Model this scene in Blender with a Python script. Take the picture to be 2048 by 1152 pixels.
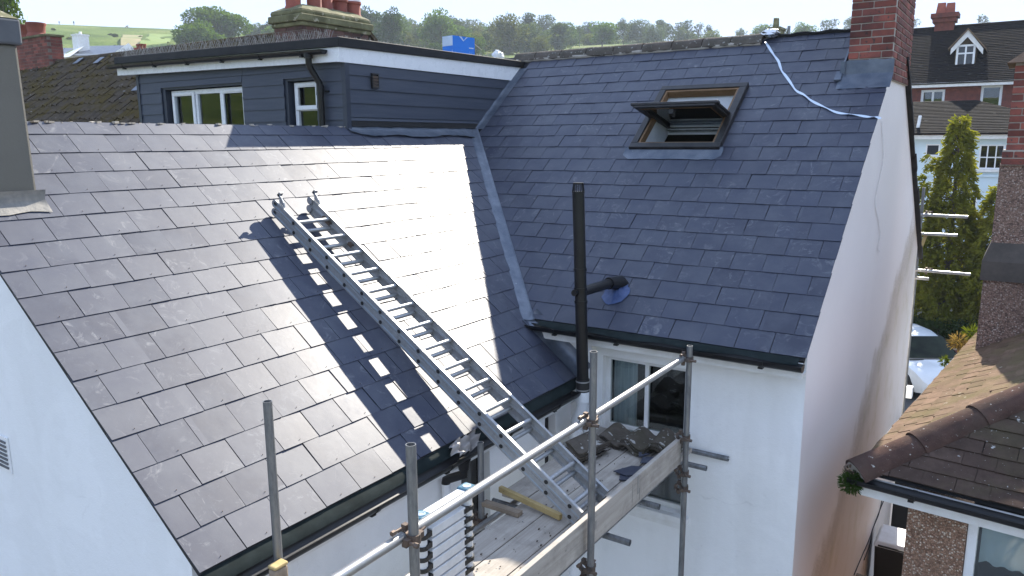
import bpy, bmesh, math, random
import numpy as np
from mathutils import Vector, Matrix
random.seed(11)
for o in list(bpy.data.objects): bpy.data.objects.remove(o, do_unlink=True)
scene = bpy.context.scene
COL = scene.collection
R = math.radians
# ---------------------------------------------------------------- camera
CAM = Vector((1.367, -6.344, 1.763))
F_PX = 1532.06
YAW, PITCH, ROLL = R(33.894), R(10.876), R(-0.348)
FW = Vector((-math.sin(YAW)*math.cos(PITCH), math.cos(YAW)*math.cos(PITCH), -math.sin(PITCH)))
_r = Vector((math.cos(YAW), math.sin(YAW), 0)); _u = _r.cross(FW)
RT = _r*math.cos(ROLL) + _u*math.sin(ROLL)
UP = -_r*math.sin(ROLL) + _u*math.cos(ROLL)
cam_data = bpy.data.cameras.new('camera'); cam = bpy.data.objects.new('camera', cam_data); COL.objects.link(cam)
cam.matrix_world = Matrix(((RT.x, UP.x, -FW.x, CAM.x), (RT.y, UP.y, -FW.y, CAM.y), (RT.z, UP.z, -FW.z, CAM.z), (0, 0, 0, 1)))
cam_data.sensor_width = 36.0; cam_data.sensor_fit = 'HORIZONTAL'; cam_data.lens = F_PX/2048*36
cam_data.clip_start = 0.05; cam_data.clip_end = 5000
scene.camera = cam
# ---------------------------------------------------------------- sky and sun
SUN = Vector((-0.10, 0.815, 0.567)).normalized()
EL = math.asin(SUN.z); AZ = math.atan2(SUN.x, SUN.y)
world = bpy.data.worlds.new('World'); scene.world = world; world.use_nodes = True
wn = world.node_tree; wn.nodes.clear()
sky = wn.nodes.new('ShaderNodeTexSky'); sky.sky_type = 'NISHITA'; sky.sun_disc = False
sky.sun_elevation = EL; sky.sun_rotation = AZ; sky.altitude = 30
sky.air_density = 1.0; sky.dust_density = 0.1; sky.ozone_density = 1.6
bgn = wn.nodes.new('ShaderNodeBackground'); bgn.inputs['Strength'].default_value = 0.13
wo = wn.nodes.new('ShaderNodeOutputWorld')
# even veil like thin high cloud, added over the clear sky to fill shade
veil = wn.nodes.new('ShaderNodeMix'); veil.data_type = 'RGBA'; veil.inputs['Factor'].default_value = 0.95
veil.inputs['B'].default_value = (2.5, 3.2, 4.7, 1.0)
wn.links.new(sky.outputs[0], veil.inputs['A']); wn.links.new(veil.outputs['Result'], bgn.inputs['Color']); wn.links.new(bgn.outputs[0], wo.inputs['Surface'])
sl = bpy.data.lights.new('sun', 'SUN'); sl.energy = 5.0; sl.angle = R(0.53); sl.color = (1.0, 0.93, 0.81)
so = bpy.data.objects.new('sun', sl); COL.objects.link(so); so.location = (0, 20, 40)
so.rotation_euler = SUN.to_track_quat('Z', 'Y').to_euler()
vs = scene.view_settings; vs.view_transform = 'Standard'; vs.look = 'None'; vs.gamma = 1.0; vs.exposure = 1.36
vs.use_curve_mapping = False
scene.render.resolution_x = 1024; scene.render.resolution_y = 576
scene.render.engine = 'CYCLES'
scene.cycles.max_bounces = 8; scene.cycles.transparent_max_bounces = 12
# ---------------------------------------------------------------- photo pixel -> place on a known surface
def ray(x, y):
    return (FW + RT*((x-1024)/F_PX) - UP*((y-576)/F_PX))
def hit(x, y, n, p0):
    d = ray(x, y); n = Vector(n)
    return CAM + d*((Vector(p0)-CAM).dot(n)/d.dot(n))
def px(x, y, c): return hit(x, y, (1, 0, 0), (c, 0, 0))
def py(x, y, c): return hit(x, y, (0, 1, 0), (0, c, 0))
def pz(x, y, c): return hit(x, y, (0, 0, 1), (0, 0, c))
def dep(x, y, d): return CAM + ray(x, y)*d
# ---------------------------------------------------------------- house constants (metres, origin = slate corner at eave and verge)
AL = R(38.37); BE = R(38.03)
UPM = Vector((0, math.cos(AL), math.sin(AL))); NM = Vector((0, -math.sin(AL), math.cos(AL)))
O2 = Vector((-2.081, -4.205, -0.482))
UPO = Vector((-math.cos(BE), 0, math.sin(BE))); NO = Vector((math.sin(BE), 0, math.cos(BE)))
def onmain(x, y, h=0): return hit(x, y, NM, NM*h)
def onout(x, y, h=0): return hit(x, y, NO, O2+NO*h)
GZ = -5.4
# ---------------------------------------------------------------- mesh builder
class MB:
    def __init__(s): s.v = []; s.f = []; s.m = []
    def add(s, vs, fs, mi=0):
        b = len(s.v); s.v += [Vector(p) for p in vs]; s.f += [tuple(b+i for i in f) for f in fs]; s.m += [mi]*len(fs)
        return s
    def hexa(s, c, mi=0):   # 8 corners: bottom ring 0-3, top ring 4-7
        return s.add(c, [(3, 2, 1, 0), (4, 5, 6, 7), (0, 1, 5, 4), (1, 2, 6, 5), (2, 3, 7, 6), (3, 0, 4, 7)], mi)
    def box(s, lo, hi, mi=0):
        x0, y0, z0 = lo; x1, y1, z1 = hi
        return s.hexa([(x0, y0, z0), (x1, y0, z0), (x1, y1, z0), (x0, y1, z0), (x0, y0, z1), (x1, y0, z1), (x1, y1, z1), (x0, y1, z1)], mi)
    def obox(s, o, a, b, c, mi=0):   # corner + three edge vectors (right handed)
        o, a, b, c = map(Vector, (o, a, b, c))
        return s.hexa([o, o+a, o+a+b, o+b, o+c, o+a+c, o+a+b+c, o+b+c], mi)
    def beam(s, p0, p1, w, h, up=(0, 0, 1), mi=0):
        p0, p1, up = Vector(p0), Vector(p1), Vector(up); d = (p1-p0)
        sd = d.cross(up).normalized(); u2 = sd.cross(d).normalized()
        return s.obox(p0 - sd*w/2 - u2*h/2, sd*w, d, u2*h, mi)
    def tube(s, p0, p1, r, n=12, r2=None, caps=True, mi=0, cap_mi=None):
        p0, p1 = Vector(p0), Vector(p1); d = (p1-p0).normalized()
        a = d.orthogonal().normalized(); b = d.cross(a); r2 = r if r2 is None else r2
        vs = []
        for i in range(n):
            t = 2*math.pi*i/n; e = a*math.cos(t)+b*math.sin(t); vs += [p0+e*r, p1+e*r2]
        fs = [(2*i, 2*((i+1) % n), 2*((i+1) % n)+1, 2*i+1) for i in range(n)]
        s.add(vs, fs, mi)
        if caps:
            s.add([v for v in vs[0::2]], [tuple(range(n-1, -1, -1))], mi if cap_mi is None else cap_mi)
            s.add([v for v in vs[1::2]], [tuple(range(n))], mi if cap_mi is None else cap_mi)
        return s
    def pipe(s, p0, p1, r, t=0.004, n=16, mi=0, hollow=True):   # open tube with wall thickness
        p0, p1 = Vector(p0), Vector(p1); d = (p1-p0).normalized()
        a = d.orthogonal().normalized(); b = d.cross(a); vs = []
        for i in range(n):
            g = 2*math.pi*i/n; e = a*math.cos(g)+b*math.sin(g)
            vs += [p0+e*r, p1+e*r, p1+e*(r-t), p0+e*(r-t)]
        fs = []
        for i in range(n):
            j = (i+1) % n
            for k in range(4): fs.append((4*i+k, 4*j+k, 4*j+(k+1) % 4, 4*i+(k+1) % 4))
        return s.add(vs, fs, mi)
    def path(s, pts, r, n=10, mi=0, flat=1.0, ref=None):
        pts = [Vector(p) for p in pts]; rings = []
        a = None
        for i, p in enumerate(pts):
            d = (pts[min(i+1, len(pts)-1)] - pts[max(i-1, 0)]).normalized()
            if a is None: a = (Vector(ref) if ref else d.orthogonal())
            a = (a - d*a.dot(d)).normalized(); b = d.cross(a)
            rr = r[i] if isinstance(r, (list, tuple)) else r
            rings.append([p + a*math.cos(2*math.pi*k/n)*rr + b*math.sin(2*math.pi*k/n)*rr*flat for k in range(n)])
        vs = [q for ring in rings for q in ring]; fs = []
        for i in range(len(pts)-1):
            for k in range(n): fs.append((i*n+k, i*n+(k+1) % n, (i+1)*n+(k+1) % n, (i+1)*n+k))
        fs.append(tuple(range(n-1, -1, -1))); fs.append(tuple((len(pts)-1)*n+k for k in range(n)))
        return s.add(vs, fs, mi)
    def prism(s, poly, ext, mi=0):
        poly = [Vector(p) for p in poly]; e = Vector(ext); n = len(poly)
        nrm = Vector((0, 0, 0))
        for i in range(n): nrm += poly[i].cross(poly[(i+1) % n])
        if nrm.dot(e) < 0: poly = poly[::-1]
        fs = [tuple(range(n-1, -1, -1)), tuple(range(n, 2*n))] + [(i, (i+1) % n, n+(i+1) % n, n+i) for i in range(n)]
        return s.add(poly + [p+e for p in poly], fs, mi)
    def sheet(s, grid, mi=0):     # grid[i][j] of points
        ni, nj = len(grid), len(grid[0])
        return s.add([p for row in grid for p in row], [(i*nj+j, i*nj+j+1, (i+1)*nj+j+1, (i+1)*nj+j) for i in range(ni-1) for j in range(nj-1)], mi)
    def lathe(s, base, prof, n=16, mi=0, axis=(0, 0, 1)):
        base = Vector(base); ax = Vector(axis).normalized(); a = ax.orthogonal().normalized(); b = ax.cross(a)
        vs = [base + ax*z + (a*math.cos(2*math.pi*k/n)+b*math.sin(2*math.pi*k/n))*r for r, z in prof for k in range(n)]
        fs = [(i*n+k, i*n+(k+1) % n, (i+1)*n+(k+1) % n, (i+1)*n+k) for i in range(len(prof)-1) for k in range(n)]
        fs.append(tuple(range(n-1, -1, -1))); fs.append(tuple((len(prof)-1)*n+k for k in range(n)))
        return s.add(vs, fs, mi)
    def mesh(s, name, mats, off=Vector((0, 0, 0)), smooth=False):
        me = bpy.data.meshes.new(name); me.from_pydata([tuple(p-off) for p in s.v], [], s.f)
        for m in (mats if isinstance(mats, (list, tuple)) else [mats]): me.materials.append(m)
        me.polygons.foreach_set('material_index', s.m)
        if smooth: me.polygons.foreach_set('use_smooth', [True]*len(s.f))
        me.update(); return me
WL = {}
def wloc(o): return WL.get(o.name, Vector((0, 0, 0))) if o else Vector((0, 0, 0))
def link(o, parent=None, loc=(0, 0, 0)):
    COL.objects.link(o); o.parent = parent
    if parent: WL[o.name] = wloc(parent)
    return o
def tag(o, label=None, cat=None, group=None, kind=None):
    if label: o['label'] = label
    if cat: o['category'] = cat
    if group: o['group'] = group
    if kind: o['kind'] = kind
    return o
def thing(name, label, cat, loc=(0, 0, 0), group=None):
    o = bpy.data.objects.new(name, None); COL.objects.link(o); o.location = loc; o.empty_display_size = 0.2
    WL[o.name] = Vector(loc); return tag(o, label, cat, group)
def build(mb, name, mat, parent=None, smooth=False, bevel=0, label=None, cat=None, group=None, kind=None, loc=None, auto=None):
    """one mesh object; parts keep the origin of their thing, single things sit at loc"""
    off = wloc(parent) if parent else Vector(loc if loc else (0, 0, 0))
    me = mb.mesh(name, mat, off, smooth)
    o = bpy.data.objects.new(name, me); link(o, parent)
    if not parent: o.location = off; WL[o.name] = off
    if bevel:
        b = o.modifiers.new('bevel', 'BEVEL'); b.width = bevel; b.segments = 2; b.limit_method = 'ANGLE'; b.angle_limit = R(40)
    if smooth and auto:
        me.set_sharp_from_angle(angle=R(auto))
    return tag(o, label, cat, group, kind)
def put(me, name, M, parent, **kw):
    """object with shared mesh data at world matrix M under parent"""
    o = bpy.data.objects.new(name, me); COL.objects.link(o); o.parent = parent
    o.matrix_basis = Matrix.Translation(-wloc(parent)) @ M if parent else M
    return tag(o, **kw)
def frame(o, ax, ay, az):
    return Matrix(((ax.x, ay.x, az.x, o.x), (ax.y, ay.y, az.y, o.y), (ax.z, ay.z, az.z, o.z), (0, 0, 0, 1)))
# ---------------------------------------------------------------- materials
def col4(c): return (c[0], c[1], c[2], 1.0)
class NT:
    def __init__(s, name):
        s.mat = bpy.data.materials.new(name); s.mat.use_nodes = True; s.t = s.mat.node_tree; s.t.nodes.clear()
        s.out = s.n('ShaderNodeOutputMaterial')
    def n(s, typ, **kw):
        nd = s.t.nodes.new(typ)
        for k, v in kw.items(): setattr(nd, k, v)
        return nd
    def l(s, a, b): s.t.links.new(a, b)
    def coords(s, kind='pos', stretch=(1, 1, 1)):
        if kind == 'pos': o = s.n('ShaderNodeNewGeometry').outputs['Position']
        else: o = s.n('ShaderNodeTexCoord').outputs['Object']
        if stretch != (1, 1, 1):
            m = s.n('ShaderNodeMapping'); m.inputs['Scale'].default_value = stretch; s.l(o, m.inputs[0]); o = m.outputs[0]
        return o
    def noise(s, co, scale, detail=5, rough=0.6, dist=0):
        nd = s.n('ShaderNodeTexNoise'); nd.inputs['Scale'].default_value = scale; nd.inputs['Detail'].default_value = detail
        nd.inputs['Roughness'].default_value = rough; nd.inputs['Distortion'].default_value = dist; s.l(co, nd.inputs['Vector']); return nd.outputs['Fac']
    def ramp(s, fac, stops):
        nd = s.n('ShaderNodeValToRGB'); e = nd.color_ramp.elements
        while len(e) < len(stops): e.new(0.5)
        for i, (p, c) in enumerate(stops): e[i].position = p; e[i].color = col4(c) if not isinstance(c, float) else (c, c, c, 1)
        s.l(fac, nd.inputs[0]); return nd.outputs['Color']
    def mix(s, fac, a, b, blend='MIX'):
        nd = s.n('ShaderNodeMix', data_type='RGBA', blend_type=blend)
        for sock, v in ((nd.inputs['Factor'], fac), (nd.inputs['A'], a), (nd.inputs['B'], b)):
            if isinstance(v, (int, float)): sock.default_value = v
            elif isinstance(v, tuple): sock.default_value = col4(v)
            else: s.l(v, sock)
        return nd.outputs['Result']
    def math(s, op, a, b=0.0, clamp=False):
        nd = s.n('ShaderNodeMath', operation=op); nd.use_clamp = clamp
        for i, v in enumerate((a, b)):
            if isinstance(v, (int, float)): nd.inputs[i].default_value = v
            else: s.l(v, nd.inputs[i])
        return nd.outputs[0]
    def rand(s): return s.n('ShaderNodeObjectInfo').outputs['Random']
    def bump(s, h, dist=0.01, strength=0.5):
        nd = s.n('ShaderNodeBump'); nd.inputs['Distance'].default_value = dist; nd.inputs['Strength'].default_value = strength
        s.l(h, nd.inputs['Height']); return nd.outputs['Normal']
    def bsdf(s, color, rough=0.6, metal=0, spec=0.5, normal=None, **kw):
        p = s.n('ShaderNodeBsdfPrincipled')
        for sock, v in ((p.inputs['Base Color'], color), (p.inputs['Roughness'], rough), (p.inputs['Metallic'], metal), (p.inputs['Specular IOR Level'], spec)):
            if isinstance(v, (int, float)): sock.default_value = v
            elif isinstance(v, tuple): sock.default_value = col4(v)
            else: s.l(v, sock)
        if normal: s.l(normal, p.inputs['Normal'])
        for k, v in kw.items():
            sock = p.inputs[k]
            if isinstance(v, tuple): sock.default_value = col4(v)
            else: sock.default_value = v
        s.l(p.outputs[0], s.out.inputs['Surface']); return p
def mat(name, c1, c2=None, scale=3, rough=0.6, metal=0, bump=0.0, bscale=60, stretch=(1, 1, 1), spec=0.5, rnd=0.0, speck=None, lo=0.35, hi=0.65, kind='pos', rvar=0.1, bdist=0.004):
    N = NT(name); c2 = c2 or tuple(x*0.8 for x in c1)
    co = N.coords(kind, stretch)
    f = N.noise(co, scale)
    c = N.ramp(f, [(lo, c1), (hi, c2)])
    if speck:
        sc, thr, scol = speck
        f2 = N.noise(co, sc, 4, 0.65); m = N.ramp(f2, [(thr, 0.0), (thr+0.05, 1.0)]); c = N.mix(m, c, scol)
    if rnd:
        r = N.math('MULTIPLY_ADD', N.rand(), 2*rnd); 
        r.node.inputs[2].default_value = 1-rnd
        v = N.n('ShaderNodeCombineColor'); 
        for i in range(3): N.l(r, v.inputs[i])
        c = N.mix(1.0, c, v.outputs[0], 'MULTIPLY')
    rr = N.math('MULTIPLY_ADD', N.noise(co, scale*3.1), rvar*2); rr.node.inputs[2].default_value = rough-rvar
    nm = N.bump(N.noise(co, bscale, 6), bdist, bump) if bump else None
    N.bsdf(c, rr, metal, spec, nm); return N.mat
def slate_mat():
    N = NT('slate'); co = N.coords('pos'); rnd = N.rand()
    # every slate gets its own patch of the pattern
    add = N.n('ShaderNodeVectorMath', operation='ADD'); mul = N.n('ShaderNodeVectorMath', operation='SCALE')
    cc = N.n('ShaderNodeCombineXYZ'); N.l(rnd, cc.inputs[0]); N.l(N.math('MULTIPLY', rnd, 1.7), cc.inputs[1]); N.l(N.math('MULTIPLY', rnd, -2.3), cc.inputs[2])
    N.l(cc.outputs[0], mul.inputs[0]); mul.inputs['Scale'].default_value = 37.0
    N.l(co, add.inputs[0]); N.l(mul.outputs[0], add.inputs[1]); c0 = add.outputs[0]
    base = N.mix(rnd, (0.004, 0.008, 0.030), (0.016, 0.023, 0.052))
    cl = N.noise(c0, 3.0, 6, 0.65); base = N.mix(N.ramp(cl, [(0.40, 0.0), (0.72, 1.0)]), base, (0.040, 0.047, 0.070))
    sc = N.noise(c0, 7.0, 8, 0.75, 1.6); sm = N.ramp(sc, [(0.54, 0.0), (0.70, 1.0)])
    big = N.ramp(N.noise(c0, 1.6, 3), [(0.44, 0.0), (0.60, 1.0)])
    chalk = N.math('MULTIPLY', sm, big); base = N.mix(N.math('MULTIPLY', chalk, 0.45), base, (0.27, 0.275, 0.285))
    fine = N.noise(c0, 60.0, 4, 0.7); base = N.mix(N.ramp(fine, [(0.70, 0.0), (0.76, 0.5)]), base, (0.36, 0.36, 0.36))
    ro = N.math('MULTIPLY_ADD', N.noise(c0, 9.0, 6, 0.7), 0.22); ro.node.inputs[2].default_value = 0.36
    ro = N.math('ADD', ro, N.math('MULTIPLY', chalk, 0.15)); ro = N.math('ADD', ro, N.math('MULTIPLY', N.math('SUBTRACT', rnd, 0.5), 0.10))
    h = N.math('ADD', N.noise(c0, 5.0, 7, 0.6), N.math('MULTIPLY', N.noise(c0, 55.0, 4), 0.15))
    p = N.bsdf(base, ro, 0, 0.34, N.bump(h, 0.004, 0.32)); p.inputs['Coat Weight'].default_value = 0.9; p.inputs['Coat Roughness'].default_value = 0.78; p.inputs['Coat IOR'].default_value = 1.58; return N.mat
def wall_mat(name, base, stain, stain_amt=0.35, vert=True, rough=0.85):
    N = NT(name); co = N.coords('pos')
    st = N.coords('pos', (1.6, 1.6, 0.18)); f = N.noise(st, 1.6, 6, 0.6)
    g = N.noise(co, 0.7, 4)
    m = N.math('MULTIPLY', N.ramp(f, [(0.45, 0.0), (0.75, 1.0)]), N.ramp(g, [(0.35, 0.0), (0.65, 1.0)]))
    c = N.mix(N.math('MULTIPLY', m, stain_amt), base, stain)
    pat = N.noise(co, 1.9, 3, 0.5, 1.2); c = N.mix(N.ramp(pat, [(0.47, 0.0), (0.53, 0.10)]), c, tuple(x*0.7 for x in base))
    fine = N.noise(co, 24, 6, 0.7); c = N.mix(N.ramp(fine, [(0.62, 0.0), (0.8, 0.35)]), c, tuple(x*0.75 for x in stain))
    crack = N.n('ShaderNodeTexVoronoi', feature='DISTANCE_TO_EDGE'); crack.inputs['Scale'].default_value = 0.55
    wv = N.n('ShaderNodeVectorMath', operation='ADD'); nz = N.n('ShaderNodeTexNoise'); nz.inputs['Scale'].default_value = 5.0; N.l(co, nz.inputs['Vector'])
    sc = N.n('ShaderNodeVectorMath', operation='SCALE'); sc.inputs['Scale'].default_value = 0.25; N.l(nz.outputs['Color'], sc.inputs[0]); N.l(co, wv.inputs[0]); N.l(sc.outputs[0], wv.inputs[1]); N.l(wv.outputs[0], crack.inputs['Vector'])
    cm = N.math('MULTIPLY', N.ramp(crack.outputs['Distance'], [(0.0, 1.0), (0.004, 0.0)]), N.ramp(N.noise(co, 0.9), [(0.58, 0.0), (0.68, 0.3)]))
    c = N.mix(cm, c, (0.35, 0.34, 0.33))
    h = N.math('ADD', N.noise(co, 14, 6), N.math('MULTIPLY', N.noise(co, 90, 3), 0.5))
    N.bsdf(c, rough, 0, 0.3, N.bump(h, 0.008, 0.45)); return N.mat
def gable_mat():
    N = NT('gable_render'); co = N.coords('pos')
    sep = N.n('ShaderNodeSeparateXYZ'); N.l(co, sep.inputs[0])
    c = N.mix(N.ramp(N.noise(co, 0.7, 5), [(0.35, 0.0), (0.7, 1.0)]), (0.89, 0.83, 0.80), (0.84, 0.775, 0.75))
    # grainy dirt along a slanting line; warm bounced light painted tan below it
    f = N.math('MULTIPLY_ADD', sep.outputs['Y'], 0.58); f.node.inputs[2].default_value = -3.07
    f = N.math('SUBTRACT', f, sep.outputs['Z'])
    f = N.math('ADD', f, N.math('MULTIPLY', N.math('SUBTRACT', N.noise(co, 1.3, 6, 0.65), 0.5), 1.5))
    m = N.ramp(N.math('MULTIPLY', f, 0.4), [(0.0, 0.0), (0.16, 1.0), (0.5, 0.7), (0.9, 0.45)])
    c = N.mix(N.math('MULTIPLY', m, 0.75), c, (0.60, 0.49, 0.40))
    c = N.mix(N.math('MULTIPLY', m, N.ramp(N.noise(co, 2.4, 5, 0.6), [(0.5, 0.0), (0.7, 0.6)])), c, (0.50, 0.42, 0.24))  # gold patches painted for sunlight glancing off the lower wall
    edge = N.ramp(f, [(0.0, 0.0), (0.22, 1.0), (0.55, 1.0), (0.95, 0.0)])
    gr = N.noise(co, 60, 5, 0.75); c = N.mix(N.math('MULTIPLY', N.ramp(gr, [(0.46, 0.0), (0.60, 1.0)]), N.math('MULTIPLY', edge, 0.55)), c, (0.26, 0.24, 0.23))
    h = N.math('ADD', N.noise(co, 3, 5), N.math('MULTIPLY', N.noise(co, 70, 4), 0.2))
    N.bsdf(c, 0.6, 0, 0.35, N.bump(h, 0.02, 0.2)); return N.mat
def pebble_mat(name, base, dark, light, scale=85, kind='pos'):
    N = NT(name); co = N.coords(kind)
    v = N.n('ShaderNodeTexVoronoi'); v.inputs['Scale'].default_value = scale; N.l(co, v.inputs['Vector'])
    sp = N.n('ShaderNodeSeparateColor'); N.l(v.outputs['Color'], sp.inputs[0])
    c = N.ramp(sp.outputs[0], [(0.0, dark), (0.35, base), (0.78, tuple(x*1.15 for x in base)), (0.92, light)])
    c = N.mix(N.ramp(v.outputs['Distance'], [(0.35, 0.0), (0.65, 0.7)]), c, tuple(x*0.35 for x in base))
    c = N.mix(N.ramp(N.noise(co, 2.0, 5), [(0.4, 0.0), (0.7, 0.45)]), c, tuple(x*0.55 for x in base))
    h = N.math('SUBTRACT', 1.0, v.outputs['Distance'])
    N.bsdf(c, 0.85, 0, 0.3, N.bump(h, 0.012, 0.8)); return N.mat
def oldtile_mat(name, c1, c2, lichen=(0.55, 0.56, 0.52), moss=(0.10, 0.095, 0.03), mossamt=0.5, lth=0.66, lscale=9.0):
    N = NT(name); co = N.coords('pos'); r = N.rand()
    c = N.mix(r, c1, c2); c = N.mix(N.ramp(N.noise(co, 6, 6, 0.7), [(0.35, 0.0), (0.7, 0.8)]), c, tuple(x*0.55 for x in c1))
    c = N.mix(N.math('MULTIPLY', N.ramp(N.noise(co, 2.2, 5, 0.65), [(0.45, 0.0), (0.62, 1.0)]), mossamt), c, moss)
    l = N.noise(co, lscale, 4, 0.55); c = N.mix(N.ramp(l, [(lth, 0.0), (lth+0.035, 0.85)]), c, lichen)
    l2 = N.noise(co, lscale*6, 3, 0.5); c = N.mix(N.ramp(l2, [(0.70, 0.0), (0.74, 0.6)]), c, lichen)
    h = N.math('ADD', N.noise(co, 18, 6, 0.7), N.math('MULTIPLY', N.noise(co, 110, 4), 0.4))
    N.bsdf(c, 0.95, 0, 0.04, N.bump(h, 0.012, 0.6)); return N.mat
def leaf_mat(name, c1, c2, trans=0.35, scale=0.5, rnd=0.25):
    N = NT(name); co = N.coords('pos')
    c = N.ramp(N.noise(co, scale, 3), [(0.3, c1), (0.7, c2)])
    c = N.mix(N.ramp(N.noise(co, scale*9, 2), [(0.35, 0.0), (0.7, 0.5)]), c, tuple(x*0.5 for x in c1))
    r = N.math('MULTIPLY_ADD', N.rand(), 2*rnd); r.node.inputs[2].default_value = 1-rnd
    v = N.n('ShaderNodeCombineColor')
    for i in range(3): N.l(r, v.inputs[i])
    c = N.mix(1.0, c, v.outputs[0], 'MULTIPLY')
    d = N.n('ShaderNodeBsdfDiffuse'); t = N.n('ShaderNodeBsdfTranslucent'); m = N.n('ShaderNodeMixShader')
    N.l(c, d.inputs[0]); tc = N.mix(1.0, c, (1.25, 1.2, 0.6), 'MULTIPLY'); N.l(tc, t.inputs[0]); m.inputs[0].default_value = trans
    N.l(d.outputs[0], m.inputs[1]); N.l(t.outputs[0], m.inputs[2]); N.l(m.outputs[0], N.out.inputs['Surface']); return N.mat
def glass_mat(name, tint=(0.75, 0.85, 0.85), rough=0.0, ior=1.5):
    N = NT(name); tr = N.n('ShaderNodeBsdfTransparent'); tr.inputs[0].default_value = col4(tint)
    g = N.n('ShaderNodeBsdfGlossy'); g.inputs['Roughness'].default_value = rough
    fr = N.n('ShaderNodeFresnel'); fr.inputs['IOR'].default_value = ior
    f2 = N.math('MULTIPLY_ADD', fr.outputs[0], 1.5, True); f2.node.inputs[2].default_value = 0.01
    m = N.n('ShaderNodeMixShader'); N.l(f2, m.inputs[0]); N.l(tr.outputs[0], m.inputs[1]); N.l(g.outputs[0], m.inputs[2]); N.l(m.outputs[0], N.out.inputs['Surface']); return N.mat
def wood_mat(name, c1, c2, axis=1, rough=0.75, knots=True):
    st = [16, 16, 16]; st[axis] = 0.9
    N = NT(name); co = N.coords('pos', tuple(st)); c0 = N.coords('pos')
    off = N.n('ShaderNodeVectorMath', operation='ADD'); cc = N.n('ShaderNodeCombineXYZ'); rr = N.math('MULTIPLY', N.rand(), 50.0)
    for i in range(3): N.l(rr, cc.inputs[i])
    N.l(co, off.inputs[0]); N.l(cc.outputs[0], off.inputs[1])
    g = N.noise(off.outputs[0], 1.6, 8, 0.65, 0.4); c = N.ramp(g, [(0.32, c1), (0.68, c2)])
    d = N.noise(c0, 3.2, 6, 0.7); c = N.mix(N.ramp(d, [(0.48, 0.0), (0.72, 0.6)]), c, tuple(x*0.5 for x in c1))
    s = N.noise(c0, 30, 3, 0.5); c = N.mix(N.ramp(s, [(0.70, 0.0), (0.74, 0.7)]), c, tuple(x*0.3 for x in c1))
    N.bsdf(c, rough, 0, 0.3, N.bump(g, 0.004, 0.4)); return N.mat
def metal_mat(name, c, rough=0.4, dirt=(0.2, 0.19, 0.18), amt=0.5, scale=6, stretch=(1, 1, 1), metal=0.9):
    N = NT(name); co = N.coords('pos', stretch)
    d = N.ramp(N.noise(co, scale, 7, 0.7), [(0.42, 0.0), (0.70, 1.0)]); d = N.math('MULTIPLY', d, amt)
    cc = N.mix(d, c, dirt); ro = N.math('MULTIPLY_ADD', d, 0.35); ro.node.inputs[2].default_value = rough
    me = N.math('MULTIPLY_ADD', d, -0.6); me.node.inputs[2].default_value = metal
    fine = N.noise(co, 70, 4, 0.6)
    N.bsdf(cc, ro, me, 0.5, N.bump(fine, 0.001, 0.3)); return N.mat
M = {}
M['slate'] = slate_mat()
M['deck'] = mat('roof_felt', (0.02, 0.02, 0.022), rough=0.9)
M['void'] = mat('dark_room', (0.03, 0.028, 0.026), rough=0.95)
M['lead'] = mat('lead', (0.075, 0.095, 0.13), (0.15, 0.17, 0.205), 5, 0.42, 0.35, 0.5, 14, speck=(26, 0.69, (0.36, 0.37, 0.38)), bdist=0.01)
M['leadlight'] = mat('lead_pale', (0.30, 0.275, 0.24), (0.19, 0.18, 0.165), 9, 0.7, 0.0, 0.6, 22, bdist=0.01)
M['white_wall'] = wall_mat('white_render', (0.86, 0.86, 0.85), (0.52, 0.50, 0.46), 0.30)
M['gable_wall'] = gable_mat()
M['outgable'] = wall_mat('white_render_gable_end', (0.80, 0.81, 0.82), (0.55, 0.55, 0.52), 0.22)
M['white_paint'] = mat('white_paint', (0.80, 0.80, 0.79), (0.70, 0.69, 0.66), 7, 0.5, speck=(40, 0.72, (0.35, 0.33, 0.30)))
M['upvc'] = mat('white_upvc', (0.82, 0.83, 0.84), (0.76, 0.77, 0.78), 3, 0.28)
M['black_upvc'] = mat('black_upvc', (0.006, 0.006, 0.007), (0.012, 0.012, 0.013), 6, 0.35, spec=0.35, speck=(30, 0.74, (0.10, 0.10, 0.10)))
M['felt_green'] = mat('underlay', (0.008, 0.013, 0.013), (0.016, 0.024, 0.024), 8, 0.85, bump=0.4, bscale=15, spec=0.15)
M['clad'] = mat('grey_fibre_cladding', (0.036, 0.046, 0.070), (0.050, 0.060, 0.085), 3, 0.55, bump=0.35, bscale=12, stretch=(0.6, 0.6, 9), bdist=0.006)
M['cladtrim'] = mat('grey_cladding_trim', (0.030, 0.038, 0.058), None, 3, 0.5)
M['trim_black'] = mat('black_roof_trim', (0.008, 0.008, 0.009), (0.018, 0.017, 0.017), 5, 0.6, spec=0.25, speck=(14, 0.72, (0.06, 0.055, 0.05)))
M['flatroof'] = mat('grey_flat_roof', (0.12, 0.12, 0.12), (0.17, 0.17, 0.165), 2, 0.8)
M['spike'] = mat('steel_spike', (0.30, 0.29, 0.27), None, 3, 0.5, 0.4)
M['glass'] = glass_mat('window_glass', (0.86, 0.92, 0.92))
M['glass_bright'] = glass_mat('roof_window_glass', (0.80, 0.86, 0.88), 0.0, 2.6)
M['glass_dark'] = glass_mat('tinted_window_glass', (0.25, 0.28, 0.27))
M['blackout'] = mat('dark_frame_metal', (0.016, 0.015, 0.016), (0.03, 0.027, 0.026), 8, 0.4, 0.3)
M['pine'] = wood_mat('varnished_pine', (0.15, 0.08, 0.035), (0.21, 0.12, 0.055), 0, 0.5)
M['plaster'] = mat('white_plaster', (0.75, 0.76, 0.78), None, 2, 0.8)
M['curtain'] = mat('grey_curtain', (0.66, 0.66, 0.65), (0.45, 0.46, 0.48), 9, 0.95, stretch=(8, 8, 0.2))
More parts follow.
